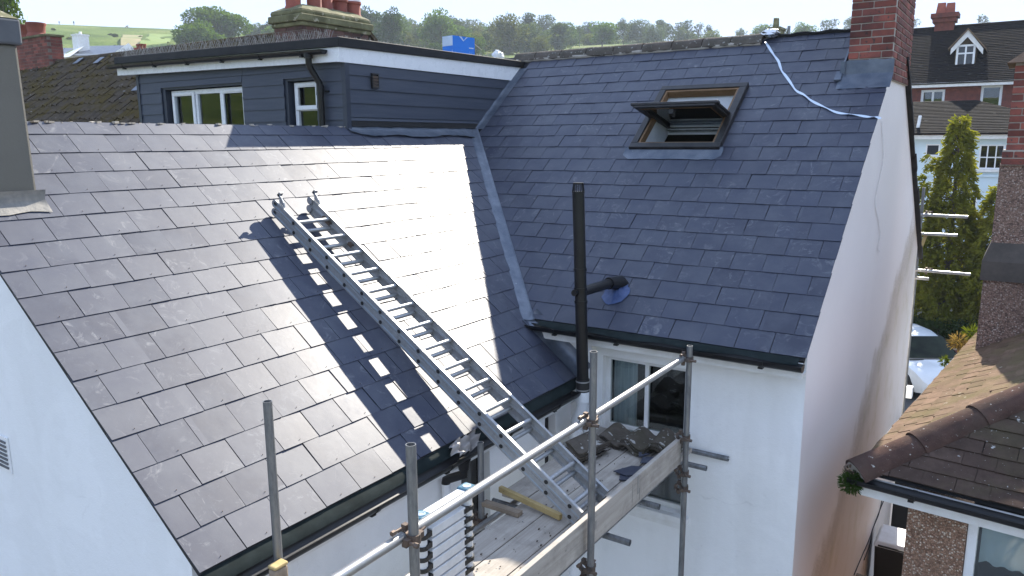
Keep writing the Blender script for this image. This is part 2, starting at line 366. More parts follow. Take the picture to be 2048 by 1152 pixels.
M['brick'] = mat('red_brick', (0.23, 0.065, 0.045), (0.13, 0.043, 0.035), 5, 0.85, bump=0.5, bscale=60, rnd=0.5, speck=(22, 0.60, (0.06, 0.036, 0.032)))
M['brickdark'] = mat('sooty_brick', (0.115, 0.055, 0.042), (0.075, 0.042, 0.036), 5, 0.9, bump=0.5, bscale=60, rnd=0.35, speck=(16, 0.64, (0.12, 0.11, 0.05)))
M['mortar'] = mat('mortar', (0.42, 0.38, 0.33), (0.30, 0.27, 0.23), 9, 0.95, bump=0.4)
M['mortardark'] = mat('dark_mortar', (0.20, 0.16, 0.13), (0.13, 0.11, 0.09), 9, 0.95)
M['mossy_cement'] = mat('mossy_cement', (0.20, 0.19, 0.10), (0.09, 0.085, 0.04), 3, 0.95, bump=0.7, bscale=25, speck=(7, 0.6, (0.33, 0.30, 0.22)))
M['pot'] = mat('terracotta', (0.30, 0.085, 0.055), (0.20, 0.055, 0.04), 4, 0.8, rnd=0.2)
M['grey_render'] = wall_mat('grey_cement_render', (0.165, 0.155, 0.132), (0.10, 0.095, 0.085), 0.6)
M['grey_band'] = mat('grey_painted_band', (0.12, 0.125, 0.135), (0.085, 0.09, 0.10), 5, 0.8, speck=(9, 0.70, (0.5, 0.5, 0.5)))
M['galv'] = metal_mat('galvanised_tube', (0.24, 0.25, 0.26), 0.40, (0.07, 0.068, 0.065), 0.8, 22, (1, 1, 0.25), metal=0.8)
M['galv_bright'] = metal_mat('bright_galvanised_tube', (0.40, 0.40, 0.395), 0.34, (0.14, 0.135, 0.13), 0.7, 16, (1, 0.3, 1), metal=0.85)
M['rust'] = mat('coupler_steel', (0.10, 0.085, 0.075), (0.17, 0.12, 0.09), 14, 0.6, 0.6, 0.4, 40)
M['alu'] = metal_mat('aluminium', (0.46, 0.47, 0.48), 0.38, (0.20, 0.19, 0.18), 0.6, 9, metal=0.8)
M['alu_matt'] = mat('matt_aluminium', (0.66, 0.67, 0.68), (0.55, 0.56, 0.57), 8, 0.45, 0.15)
M['chimney_ledge'] = mat('dark_cement_ledge', (0.105, 0.088, 0.075), (0.07, 0.06, 0.052), 6, 0.9, bump=0.6, bscale=30, speck=(7, 0.70, (0.30, 0.20, 0.05)))
M['alu_blue'] = metal_mat('blue_edged_aluminium', (0.42, 0.52, 0.62), 0.40, (0.30, 0.30, 0.30), 0.4, 7, metal=0.6)
M['plug'] = mat('black_plug', (0.02, 0.02, 0.02), None, 4, 0.6)
M['board'] = wood_mat('grey_scaffold_board', (0.31, 0.275, 0.235), (0.46, 0.415, 0.36), 1, 0.85)
M['timber'] = wood_mat('yellow_timber', (0.40, 0.29, 0.12), (0.50, 0.38, 0.18), 0, 0.7)
M['timberold'] = wood_mat('old_timber', (0.20, 0.155, 0.11), (0.30, 0.24, 0.18), 0, 0.85)
M['bluecap'] = mat('blue_plastic', (0.045, 0.12, 0.175), (0.06, 0.15, 0.20), 5, 0.4)
M['pantile'] = oldtile_mat('lichen_pantile', (0.10, 0.085, 0.07), (0.17, 0.145, 0.12), (0.42, 0.41, 0.38), (0.06, 0.055, 0.03), 0.5, 0.60, 12)
M['mosstile'] = oldtile_mat('mossy_concrete_tile', (0.075, 0.062, 0.05), (0.12, 0.095, 0.07), (0.22, 0.21, 0.19), (0.085, 0.062, 0.018), 0.75, 0.68, 7)
M['neightile'] = oldtile_mat('brown_concrete_tile', (0.075, 0.052, 0.042), (0.105, 0.072, 0.058), (0.60, 0.60, 0.58), (0.085, 0.085, 0.04), 0.30, 0.69, 9)
M['claytile'] = oldtile_mat('pale_clay_tile', (0.185, 0.130, 0.090), (0.25, 0.168, 0.12), (0.42, 0.38, 0.30), (0.12, 0.105, 0.05), 0.65, 0.70, 10)
M['hiptile'] = oldtile_mat('red_hip_tile', (0.080, 0.050, 0.042), (0.105, 0.062, 0.050), (0.42, 0.40, 0.37), (0.070, 0.052, 0.042), 0.75, 0.66, 26)
M['fartile'] = oldtile_mat('far_brown_tile', (0.014, 0.013, 0.014), (0.020, 0.018, 0.019), (0.07, 0.068, 0.065), (0.018, 0.016, 0.012), 0.35, 0.66, 4)
M['ridge'] = oldtile_mat('old_ridge_tile', (0.12, 0.10, 0.085), (0.16, 0.14, 0.12), (0.34, 0.33, 0.30), (0.08, 0.075, 0.06), 0.6, 0.62, 24)
M['pebble'] = pebble_mat('brown_pebbledash', (0.36, 0.215, 0.145), (0.15, 0.08, 0.05), (0.75, 0.64, 0.52), 80)
M['pebble2'] = pebble_mat('pink_grey_pebbledash', (0.33, 0.215, 0.165), (0.085, 0.06, 0.05), (0.55, 0.45, 0.38), 70)
M['bluewall'] = mat('pale_blue_wall', (0.62, 0.74, 0.80), (0.58, 0.70, 0.77), 1, 0.8)
M['grass'] = mat('grass', (0.055, 0.10, 0.018), (0.09, 0.135, 0.03), 0.6, 0.95, speck=(2.5, 0.6, (0.10, 0.11, 0.04)))
M['asphalt'] = mat('asphalt', (0.05, 0.05, 0.052), (0.065, 0.065, 0.065), 2, 0.9)
M['paving'] = mat('paving', (0.38, 0.36, 0.33), (0.45, 0.43, 0.39), 3, 0.9)
M['bark'] = mat('bark', (0.065, 0.05, 0.038), (0.10, 0.085, 0.065), 6, 0.95, bump=0.6, bscale=20)
M['carpaint'] = mat('silver_white_paint', (0.62, 0.65, 0.68), None, 1, 0.22)
M['tyre'] = mat('tyre', (0.015, 0.015, 0.015), None, 4, 0.85)
M['tape'] = mat('white_tape', (0.62, 0.70, 0.80), (0.55, 0.64, 0.76), 9, 0.35)
M['foil'] = mat('silver_foil', (0.75, 0.76, 0.78), None, 6, 0.25, 0.9, 0.6, 40, bdist=0.01)
M['boxblue'] = mat('blue_printed_card', (0.008, 0.16, 0.62), (0.010, 0.18, 0.66), 3, 0.5)
M['boxwhite'] = mat('pale_printed_card', (0.52, 0.62, 0.76), None, 3, 0.6)
M['card'] = mat('card_inside', (0.62, 0.55, 0.45), None, 3, 0.8)
M['print'] = mat('white_print', (0.55, 0.68, 0.88), None, 3, 0.5)
M['bag'] = None
def bag_mat(name, c, a):
    N = NT(name); tr = N.n('ShaderNodeBsdfTransparent'); p = N.n('ShaderNodeBsdfPrincipled'); p.inputs['Base Color'].default_value = col4(c); p.inputs['Roughness'].default_value = 0.25
    m = N.n('ShaderNodeMixShader'); m.inputs[0].default_value = a; N.l(tr.outputs[0], m.inputs[1]); N.l(p.outputs[0], m.inputs[2]); N.l(m.outputs[0], N.out.inputs['Surface']); return N.mat
M['bag'] = bag_mat('clear_polythene', (0.85, 0.87, 0.88), 0.65)
M['bagdark'] = bag_mat('dirty_polythene', (0.36, 0.33, 0.31), 0.8)
M['bluemem'] = mat('blue_membrane', (0.025, 0.05, 0.14), (0.05, 0.085, 0.20), 14, 0.4, bump=0.6, bscale=30, bdist=0.01)
# ---------------------------------------------------------------- shared builders
def clip(poly, a, b, c):
    out = []
    for i in range(len(poly)):
        p, q = poly[i], poly[(i+1) % len(poly)]
        dp, dq = a*p[0]+b*p[1]-c, a*q[0]+b*q[1]-c
        if dp <= 0: out.append(p)
        if dp*dq < 0:
            t = dp/(dp-dq); out.append((p[0]+t*(q[0]-p[0]), p[1]+t*(q[1]-p[1])))
    return out
def area(p): return abs(sum(p[i][0]*p[(i+1) % len(p)][1]-p[(i+1) % len(p)][0]*p[i][1] for i in range(len(p))))/2 if len(p) > 2 else 0
def minus(polys, h):
    u0, u1, v0, v1 = h; res = []
    for p in polys:
        for q in (clip(p, 1, 0, u0), clip(p, -1, 0, -u1)):
            if area(q) > 1e-4: res.append(q)
        m = clip(clip(p, -1, 0, -u0), 1, 0, u1)
        for q in (clip(m, 0, 1, v0), clip(m, 0, -1, -v1)):
            if area(q) > 1e-4: res.append(q)
    return res
def poly_prism(poly, z0, z1, zt):     # z0(v) bottom, thickness zt ; poly ccw in (u,v)
    a = sum(poly[i][0]*poly[(i+1) % len(poly)][1]-poly[(i+1) % len(poly)][0]*poly[i][1] for i in range(len(poly)))
    if a < 0: poly = poly[::-1]
    n = len(poly)
    vs = [(u, v, z0(v)) for u, v in poly] + [(u, v, z0(v)+zt) for u, v in poly]
    return vs, [tuple(range(n-1, -1, -1)), tuple(range(n, 2*n))] + [(i, (i+1) % n, n+(i+1) % n, n+i) for i in range(n)]
def slating(parent, O, U, V, Nn, w, g, nrows, vtop, umin, umax, planes, holes, thick, rng, name='slate', gap=0.005, lap=0.06, raise_=0.010, material=None, jit=0.002, ph=0.0, pins=None, k0=0):
    material = material or M['slate']; base = []
    for i in range(8):     # shared full slates
        j = lambda: rng.uniform(-jit, jit)*0.6
        mb = MB(); L = g+lap; tw = rng.uniform(-0.0025, 0.0025)
        z = lambda v: raise_ + (0.001-raise_)*v/L
        x0, x1 = -w/2+gap/2, w/2-gap/2
        q = [(x0+j(), j()), (x1+j(), j()), (x1+j(), L), (x0+j(), L)]
        mb.hexa([(u, v, z(v)+(tw if u > 0 else -tw)) for u, v in q] + [(u, v, z(v)+thick+(tw if u > 0 else -tw)) for u, v in q])
        base.append(mb.mesh(name, material))
    cnt = 0
    for k in range(k0, nrows):
        v0 = k*g; L = min(g+lap, vtop-v0)
        if L < 0.03: continue
        n = math.floor((umin-ph)/w)-1
        while True:
            u0 = ph + n*w + (w/2 if k % 2 else 0); n += 1
            if u0 > umax: break
            if u0 + w < umin: continue
            rect = [(u0+gap/2, v0), (u0+w-gap/2, v0), (u0+w-gap/2, v0+L), (u0+gap/2, v0+L)]
            A0 = area(rect); p = rect
            for a, b, c in planes: p = clip(p, a, b, c) if len(p) > 2 else p
            p = clip(clip(p, -1, 0, -umin), 1, 0, umax) if len(p) > 2 else p
            ps = [p] if area(p) > 4e-4 else []
            for h in holes: ps = minus(ps, h)
            ju, jv, jr = rng.uniform(-jit, jit), rng.uniform(-jit, jit), rng.uniform(-0.003, 0.003)
            if len(ps) == 1 and abs(area(ps[0])-A0) < 1e-6 and L > g+lap-1e-6:
                c_, s_ = math.cos(jr), math.sin(jr)
                ax = U*c_+V*s_; ay = V*c_-U*s_
                tu, tv = rng.gauss(0, .005), rng.gauss(0, .0035)      # no two slates lie quite alike
                az_ = (Nn + ax*tu + ay*tv).normalized(); ax = (ax - az_*ax.dot(az_)).normalized(); ay = az_.cross(ax)
                Mx = frame(O + U*(u0+w/2+ju) + V*(v0+jv) + Nn*rng.uniform(0, 0.0012), ax, ay, az_)
                put(rng.choice(base), name, Mx, parent); cnt += 1
                if pins is not None and k % 1 == 0: pins.append(O + U*(u0+w/2+rng.uniform(-.01, .01)) + V*(v0+0.028) + Nn*(raise_+thick))
            else:
                for q in ps:
                    if area(q) < 8e-4: continue
                    zf = lambda v, v0=v0: raise_ + (0.001-raise_)*(v-v0)/(g+lap)
                    vs, fs = poly_prism(q, zf, None, thick)
                    mb = MB(); mb.add([O + U*a + V*(b+jv*0.5) + Nn*c for a, b, c in vs], fs)
                    build(mb, name, material, parent); cnt += 1
    return cnt
def wall_holes(mb, o, a, b, n, rect, holes, depth):
    """flat wall o + a*s + b*t with outward normal n, rectangular openings with reveals of the given depth"""
    o, a, b, n = map(Vector, (o, a, b, n)); s0, s1, t0, t1 = rect
    S = sorted({s0, s1} | {h[0] for h in holes} | {h[1] for h in holes}); T = sorted({t0, t1} | {h[2] for h in holes} | {h[3] for h in holes})
    flip = a.cross(b).dot(n) < 0
    for i in range(len(S)-1):
        for j in range(len(T)-1):
            cs, ct = (S[i]+S[i+1])/2, (T[j]+T[j+1])/2
            if any(h[0] < cs < h[1] and h[2] < ct < h[3] for h in holes): continue
            q = [o+a*S[i]+b*T[j], o+a*S[i+1]+b*T[j], o+a*S[i+1]+b*T[j+1], o+a*S[i]+b*T[j+1]]
            mb.add(q[::-1] if flip else q, [(0, 1, 2, 3)])
    for h in holes:
        c = [o+a*h[0]+b*h[2], o+a*h[1]+b*h[2], o+a*h[1]+b*h[3], o+a*h[0]+b*h[3]]
        for i in range(4):
            p, q = c[i], c[(i+1) % 4]; mb.add([p, q, q-n*depth, p-n*depth] if flip else [q, p, p-n*depth, q-n*depth], [(0, 1, 2, 3)])
    return mb
def window(parent, o, a, b, n, w, h, bars_v=(), bars_h=(), fw=0.06, fd=0.06, glass='glass', framemat='upvc', name='window', room=0.0, sub=None, label=None):
    """frame ring + bars + one pane per light, standing in plane o (outer face at o), n outward"""
    o, a, b, n = map(Vector, (o, a, b, n)); mb = MB()
    def bar(s0, s1, t0, t1, d=fd, f=0.0): mb.obox(o+a*s0+b*t0-n*d+n*f, a*(s1-s0), b*(t1-t0), n*d) if a.cross(b).dot(n) > 0 else mb.obox(o+a*s1+b*t0-n*d+n*f, -a*(s1-s0), b*(t1-t0), n*d)
    bar(0, w, 0, fw); bar(0, w, h-fw, h); bar(0, fw, fw, h-fw); bar(w-fw, w, fw, h-fw)
    vs = [fw] + [x for x in bars_v] + [w-fw]
    bw = fw*0.8
    for x in bars_v: bar(x-bw/2, x+bw/2, fw, h-fw, fd, -0.004)
    xs = [fw] + sum([[x-bw/2, x+bw/2] for x in bars_v], []) + [w-fw]
    for t in bars_h:
        for i in range(0, len(xs), 2): bar(xs[i], xs[i+1], t-bw/2, t+bw/2, fd, -0.008)
    fr = build(mb, name, M[framemat], parent, bevel=0.004, label=label)
    ts = [fw] + sum([[t-bw/2, t+bw/2] for t in bars_h], []) + [h-fw]
    for i in range(0, len(xs), 2):
        for j in range(0, len(ts), 2):
            g = MB(); p = o+a*xs[i]+b*ts[j]-n*(fd*0.5); aa = a*(xs[i+1]-xs[i]); bb = b*(ts[j+1]-ts[j])
            q = [p, p+aa, p+aa+bb, p+bb]; g.prism(q, -n*0.004)
            build(g, 'pane', M[glass], fr)
    if room:
        g = MB(); c = [o, o+a*w, o+a*w+b*h, o+b*h]; k = [p-n*room for p in c]; c = [p-n*fd for p in c]
        ins = [c, k]
        fs = [(0, 1, 5, 4), (1, 2, 6, 5), (2, 3, 7, 6), (3, 0, 4, 7), (4, 5, 6, 7)]
        g.add(c+k, fs); build(g, 'dark_room', M['void'], fr)
    return fr
def half_gutter(parent, p0, p1, r, out, name='gutter', brackets=6, material='black_upvc', drop=0.0):
    p0, p1, out = Vector(p0), Vector(p1), Vector(out); d = (p1-p0).normalized(); mb = MB(); n = 12; rings = []
    for p in (p0, p1):
        ring = []
        for i in range(n+1):
            t = math.pi*i/n; ring.append(p + out*math.cos(t)*r - Vector((0, 0, 1))*math.sin(t)*r)
        for i in range(n, -1, -1):
            t = math.pi*i/n; ring.append(p + out*math.cos(t)*(r-.004) - Vector((0, 0, 1))*math.sin(t)*(r-.004))
        rings.append(ring)
    m = len(rings[0]); mb.add(rings[0]+rings[1], [(i, (i+1) % m, m+(i+1) % m, m+i) for i in range(m)])
    for p in (p0, p1):   # stop ends
        ring = [p + out*math.cos(math.pi*i/n)*r - Vector((0, 0, 1))*math.sin(math.pi*i/n)*r for i in range(n+1)]
        mb.prism(ring, d*0.004)
    g = build(mb, name, M[material], parent, smooth=True, auto=35)
    L = (p1-p0).length
    for k in range(brackets):
        c = p0 + d*(L*(k+0.5)/brackets); b = MB()
        ring = [c + out*math.cos(math.pi*i/n)*(r+.006) - Vector((0, 0, 1))*math.sin(math.pi*i/n)*(r+.006) for i in range(n+1)] + \
               [c + out*math.cos(math.pi*i/n)*(r+.001) - Vector((0, 0, 1))*math.sin(math.pi*i/n)*(r+.001) for i in range(n, -1, -1)]
        for i in range(n):
            q = [ring[i], ring[i+1], ring[2*n-i], ring[2*n+1-i]]; b.prism(q, d*0.03)
        b.box(c+Vector((-.02, -.02, -r-.018)), c+Vector((.02, .02, -r-.004)))
        build(b, 'gutter_bracket', M[material], g)
    return g
BR = {}
def brick_obj(dx, dy, dz, c, parent, mname, rng):
    key = (round(dx, 3), round(dy, 3), round(dz, 3), mname)
    if key not in BR:
        x, y, z = dx/2, dy/2, dz/2; e = 0.004; mb = MB()
        mb.hexa([(-x, -y, -z+e), (x, -y, -z+e), (x, y, -z+e), (-x, y, -z+e), (-x, -y, z-e), (x, -y, z-e), (x, y, z-e), (-x, y, z-e)])
        mb.box((-x+e, -y+e, -z), (x-e, y-e, -z+e-.0005)); mb.box((-x+e, -y+e, z-e+.0005), (x-e, y-e, z))
        BR[key] = mb.mesh('brick', M[mname])
    put(BR[key], 'brick', Matrix.Translation(c) @ Matrix.Rotation(rng.uniform(-.008, .008), 4, 'Z'), parent)
def brick_stack(parent, lo, hi, mname, rng, faces=('-y', '+x'), name='chimney', mortar='mortar', H=0.075, LB=0.225):
    x0, y0, z0 = lo; x1, y1, z1 = hi; ins = 0.008; mb = MB()
    mb.box((x0+ins, y0+ins, z0), (x1-ins, y1-ins, z1)); core = build(mb, name, M[mortar], parent)
    n = int(round((z1-z0)/H)); dpt = 0.10
    for i in range(n):
        zc = z0 + (i+0.5)*H; hz = H-0.011
        def run(a0, a1, fn, ph):
            p = a0 - (LB/2 if ph else 0)
            while p < a1-0.01:
                s, e = max(p, a0), min(p+LB, a1); p += LB
                if e-s < 0.04: continue
                fn((s+e)/2, e-s-(0.010), rng.uniform(-0.003, 0.003))
        ph = i % 2
        if '-y' in faces: run(x0, x1, lambda c, l, j: brick_obj(l, dpt, hz, Vector((c, y0+dpt/2+j, zc)), core, mname, rng), ph)
        if '+x' in faces: run(y0+dpt, y1, lambda c, l, j: brick_obj(dpt, l, hz, Vector((x1-dpt/2+j, c, zc)), core, mname, rng), 1-ph)
        if '-x' in faces: run(y0+dpt, y1, lambda c, l, j: brick_obj(dpt, l, hz, Vector((x0+dpt/2+j, c, zc)), core, mname, rng), 1-ph)
    return core
# ================================================================ the ground
def polar(rs, az0, az1, na, hfun):
    return [[(CAM.x+r*math.sin(az0+(az1-az0)*j/na), CAM.y+r*math.cos(az0+(az1-az0)*j/na), hfun(r, az0+(az1-az0)*j/na)) for j in range(na+1)] for r in rs]
CREST = [(-180, 3.0), (-120, 5.0), (-90, 7.0), (-75, 7.3), (-62, 7.25), (-57, 7.3), (-54.5, 7.3), (-52, 7.2), (-49, 7.1), (-46, 7.1), (-40, 7.05), (-34, 6.9), (-30, 6.8), (-26, 7.0), (-24, 7.0), (-21, 6.5), (-17, 6.1), (-11, 6.4), (-5, 6.0), (2, 5.6), (20, 5.0), (60, 4.0), (120, 3.0), (180, 3.0)]
DC = 400.0
def crest(az):
    d = math.degrees(az)
    for (a, e), (b, f) in zip(CREST, CREST[1:]):
        if a <= d <= b:
            t = (d-a)/(b-a); t = t*t*(3-2*t); return e + (f-e)*t
    return 4
def hh(r, az):
    if r < 70: return GZ
    zc = CAM.z + DC*math.tan(R(crest(az)))
    t = min(1, (r-70)/(DC-70)); s = t**0.92
    z = GZ + (zc-GZ)*s
    if r > DC: z -= (r-DC)*0.06
    w = math.sin(r*0.05+az*30)*0.7 + math.sin(r*0.13+az*71+1)*0.35
    return z + w*min(1, max(0, (r-90)/80))*(0.25 if r > DC*0.9 else 1)
rs = [0.01, 4, 10, 20, 35, 50, 70, 85, 100, 120, 140, 165, 190, 215, 240, 265, 290, 315, 340, 360, 375, 388, 395, 400, 405, 415, 440, 500, 650, 900, 1500]
N = NT('meadow'); co = N.coords('pos')
c = N.ramp(N.noise(co, 0.035, 6, 0.62), [(0.30, (0.050, 0.085, 0.012)), (0.48, (0.095, 0.145, 0.022)), (0.60, (0.150, 0.185, 0.045)), (0.74, (0.235, 0.195, 0.085))])
c = N.mix(N.ramp(N.noise(co, 0.55, 6, 0.7), [(0.50, 0.0), (0.68, 0.85)]), c, (0.035, 0.060, 0.010))
c = N.mix(N.ramp(N.noise(co, 0.9, 4, 0.7), [(0.62, 0.0), (0.72, 0.6)]), c, (0.19, 0.20, 0.07))
ln_ = N.n('ShaderNodeVectorMath', operation='LENGTH'); N.l(co, ln_.inputs[0])
yard = N.ramp(N.noise(co, 0.22, 4), [(0.35, (0.26, 0.245, 0.22)), (0.6, (0.19, 0.18, 0.155)), (0.7, (0.12, 0.125, 0.06))])
c = N.mix(N.ramp(N.math('DIVIDE', ln_.outputs['Value'], 100.0), [(0.62, 0.0), (0.78, 1.0)]), yard, c)     # yards and drives round the houses, meadow beyond
N.bsdf(c, 0.95, 0, 0.1, N.bump(N.noise(co, 0.8, 5), 0.6, 0.9)); M['meadow'] = N.mat
mb = MB(); mb.sheet(polar(rs, -math.pi, math.pi, 150, hh)); build(mb, 'ground', M['meadow'], kind='structure', smooth=True)
def strip_on(az0, az1, r0, r1, lift, name, m, w0, w1, curve=0.0):
    n = 24; g = []
    for i in range(n+1):
        t = i/n; r = r0+(r1-r0)*t; az = az0+(az1-az0)*t + curve*math.sin(math.pi*t); w = (w0+(w1-w0)*t)/r
        g.append([(CAM.x+r*math.sin(az+s*w/2), CAM.y+r*math.cos(az+s*w/2), hh(r, az)+lift) for s in (-1, -.33, .33, 1)])
    b = MB(); b.sheet(g); return build(b, name, m, kind='structure', smooth=True)
strip_on(R(-58.6), R(-57.4), 170, 345, 0.30, 'path', mat('mown_path', (0.115, 0.185, 0.022), (0.15, 0.205, 0.03), 0.15, 0.95), 5.5, 9)
strip_on(R(-59.5), R(-59.1), 190, 350, 0.25, 'path', mat('dry_grass', (0.27, 0.21, 0.105), (0.17, 0.18, 0.05), 0.12, 0.95), 4, 7)
# road, pavements in front of the house (beyond the ridge), garden behind it
b = MB(); b.box((-60, 12.0, GZ-.2), (40, 19.3, GZ+.012)); build(b, 'road', M['asphalt'], kind='structure')
b = MB(); b.box((-60, 9.6, GZ-.2), (40, 11.85, GZ+.12)); build(b, 'pavement', M['paving'], kind='structure')
b = MB(); b.box((-60, 11.85, GZ-.2), (40, 12.0, GZ+.13)); build(b, 'kerb', M['paving'], kind='structure')
b = MB(); b.box((-60, 19.45, GZ-.2), (40, 21.1, GZ+.12)); build(b, 'pavement', M['paving'], kind='structure')
b = MB(); b.box((-60, 19.3, GZ-.2), (40, 19.45, GZ+.13)); build(b, 'kerb', M['paving'], kind='structure')
b = MB(); b.box((-2.2, -9.5, GZ-.2), (1.3, 7.6, GZ+.02)); build(b, 'patio', M['paving'], kind='structure')

# ================================================================ the house
rng = random.Random(3)
house = thing('house', 'white rendered house with new dark slate roofs, grey clad dormer and rear extension', 'house', (-4.5, 1.5, GZ))
XG = -0.03                    # gable wall
YW = 0.15                     # rear wall
XW = -2.22                    # extension side wall
ta, tb = math.tan(AL), math.tan(BE)
YR = 3.79; ZR = YR*ta         # ridge
XR = -5.16; SR = (O2.x-XR)/math.cos(BE); ZRO = O2.z+SR*math.sin(BE)
# rear wall with tall sash window
WX0, WX1, WZ0, WZ1 = -1.93, -1.06, -1.74, -0.30
mb = MB(); wall_holes(mb, (0, YW, 0), (1, 0, 0), (0, 0, 1), (0, -1, 0), (XW, XG, GZ, -0.02), [(WX0, WX1, WZ0, WZ1)], 0.11)
build(mb, 'rear_wall', M['white_wall'], house)
fr = window(house, (WX0, YW+0.07, WZ0), (1, 0, 0), (0, 0, 1), (0, -1, 0), WX1-WX0, WZ1-WZ0, bars_v=((WX1-WX0)/2,), bars_h=(0.72,), fw=0.05, fd=0.05, framemat='white_paint', name='sash_window', room=1.6)
mb = MB(); mb.box((WX0-.07, YW-.07, WZ0-.07), (WX1+.07, YW+.07, WZ0-.004)); mb.box((WX0-.03, YW-.03, WZ0-.14), (WX1+.03, YW+.05, WZ0-.074)); build(mb, 'window_sill', M['white_paint'], fr, bevel=.006)
mb = MB(); 
for s, e in ((WX0+.05, WX0+.30),):
    pts = [(s+(e-s)*i/20, YW+.16+.022*math.sin(i*1.9)) for i in range(21)]
    mb.sheet([[(x, y, WZ0+.05) for x, y in pts], [(x, y, WZ1-.03) for x, y in pts]])
build(mb, 'curtain', M['curtain'], fr, smooth=True)
# gable wall (polygon) and front wall, front roof slope
mb = MB()
top = [(YW, YW*ta-.06), (YR, ZR-.06), (7.45, ZR-(7.45-YR)*ta-.06)]
ny = 24; g = [[], []]
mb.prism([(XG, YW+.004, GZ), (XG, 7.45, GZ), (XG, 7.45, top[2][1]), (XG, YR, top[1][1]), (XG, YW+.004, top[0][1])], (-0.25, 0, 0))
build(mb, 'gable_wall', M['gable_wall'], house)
mb = MB(); mb.box((-9.3, 7.2, GZ), (XG-.25, 7.44, ZR-(7.45-YR)*ta-.08)); build(mb, 'front_wall', M['white_wall'], house)
mb = MB(); f0 = (YR+.02, ZR+.0); f1 = (7.75, ZR-(7.75-YR)*ta)
mb.prism([(0.0, f0[0], f0[1]-.03), (0.0, f1[0], f1[1]-.03), (0.0, f1[0], f1[1]+.03), (0.0, f0[0], f0[1]+.012)], (-9.3, 0, 0)); build(mb, 'front_roof', M['slate'], house)
# tile edge of the front roof slope over the gable
mb = MB()
for i in range(17):
    t = i/17; y = YR+.35+(7.7-YR-.35)*t; z = ZR-(y-YR)*ta
    mb.obox(Vector((XG+.001, y, z-.055)), Vector((.05+rng.uniform(0, .02), 0, 0)), Vector((0, .26, -.26*ta)), Vector((0, .015, .05)))
build(mb, 'verge_slates', M['deck'], house)
# main roof deck (with the hole for the roof window) and slates
RWX0, RWX1, RWV0, RWV1 = -2.57, -1.52, 2.64, 3.82
VT = YR/math.cos(AL)
k1 = math.sin(AL)/tb; kv = O2.x + O2.z/tb
planes_main = [(-1, -k1, -(kv+0.055)), (-1, 0, 5.0)]
deck_poly = [(-5.3, -0.02), (-0.02, -0.02), (-0.02, VT-.02), (-5.3, VT-.02)]
mb = MB()
for q in minus([clip(deck_poly, -1, -k1, -(kv-0.0))], (RWX0, RWX1, RWV0, RWV1)):
    vs_, fs_ = poly_prism(q, lambda v: -0.045, None, 0.04)
    mb.add([Vector((1, 0, 0))*a + UPM*b_ + NM*c_ for a, b_, c_ in vs_], fs_)
roof = build(mb, 'main_roof', M['deck'], house)
X_ = Vector((1, 0, 0)); Y_ = Vector((0, 1, 0)); Z_ = Vector((0, 0, 1))
n1 = slating(roof, Vector((0, 0, 0)), X_, UPM, NM, 0.3006, 0.225, 22, VT, -5.3, 0.0, planes_main, [(RWX0-.02, RWX1+.02, RWV0-.12, RWV1+.01), (-0.42, 0.1, 4.02, 6)], 0.0055, rng, raise_=.009)
# outrigger (rear extension) roof
k2 = math.sin(BE)/ta; kt = O2.z/ta - O2.y
planes_out = [(1, -k2, kt-0.035), (1, 0, -.245-O2.y)] if False else [(1, -k2, kt-0.035)]
ABUT = -.10-O2.y
mb = MB(); q = clip([(0.02, -.01), (7.2, -.01), (7.2, SR-.01), (0.02, SR-.01)], 1, -k2, kt)
q2 = [(3.2, -.01), (ABUT+.10, -.01), (ABUT+.10, .80), (3.2, .80)]
vs_, fs_ = poly_prism(q2, lambda v: -0.05, None, 0.04); mb.add([O2 + Y_*a + UPO*b_ + NO*c_ for a, b_, c_ in vs_], fs_)
vs_, fs_ = poly_prism(q, lambda v: -0.045, None, 0.04); mb.add([O2 + Y_*a + UPO*b_ + NO*c_ for a, b_, c_ in vs_], fs_)
oroof = build(mb, 'extension_roof', M['deck'], house)
pins = []
n2 = slating(oroof, O2, Y_, UPO, NO, 0.298, 0.2343, 3, SR, 0.0, ABUT, [], [], 0.0055, rng, pins=pins, raise_=.0085)
n2 += slating(oroof, O2, Y_, UPO, NO, 0.298, 0.2343, 18, SR, 0.0, 7.2, planes_out, [(-1, .49, 3.02, 6)], 0.0055, rng, pins=pins, k0=3, raise_=.0085)
mb = MB()
for p in pins: mb.tube(p-NO*.002, p+NO*.007+UPO*.003, .0020, 5)
build(mb, 'slate_rivets', M['rust'], oroof, kind='stuff')
# far slope of the extension
mb = MB(); mb.prism([(XR, O2.y, ZRO+.01), (XR-3.2, O2.y, ZRO-3.2*tb), (XR-3.2, O2.y, ZRO-3.2*tb-.05), (XR, O2.y, ZRO-.04)], (0, 4.1, 0)); build(mb, 'far_extension_roof', M['slate'], house)
# extension walls
mb = MB(); gx0, gx1 = XR-3.0, XW
mb.prism([(gx1, O2.y+.05, GZ), (gx1, O2.y+.05, O2.z+.14*tb-.06), (XR, O2.y+.05, ZRO-.06), (gx0, O2.y+.05, ZRO-3.0*tb-.06), (gx0, O2.y+.05, GZ)], (0, .22, 0)); build(mb, 'extension_gable_wall', M['outgable'], house)
mb = MB(); ow = [(-1.76-O2.y, -1.36-O2.y, -1.60, -0.80), (-0.46-O2.y, -0.26-O2.y, -1.75, -0.78)]
wall_holes(mb, (XW, O2.y, 0), (0, 1, 0), (0, 0, 1), (1, 0, 0), (.27, .042-O2.y, GZ, O2.z-.10), ow, 0.12); build(mb, 'extension_side_wall', M['white_wall'], house)
for h in ow: window(house, (XW-.08, O2.y+h[0], h[2]), (0, 1, 0), (0, 0, 1), (1, 0, 0), h[1]-h[0], h[3]-h[2], fw=0.035, fd=0.04, glass='glass_dark', framemat='blackout', name='small_window', room=0.8)
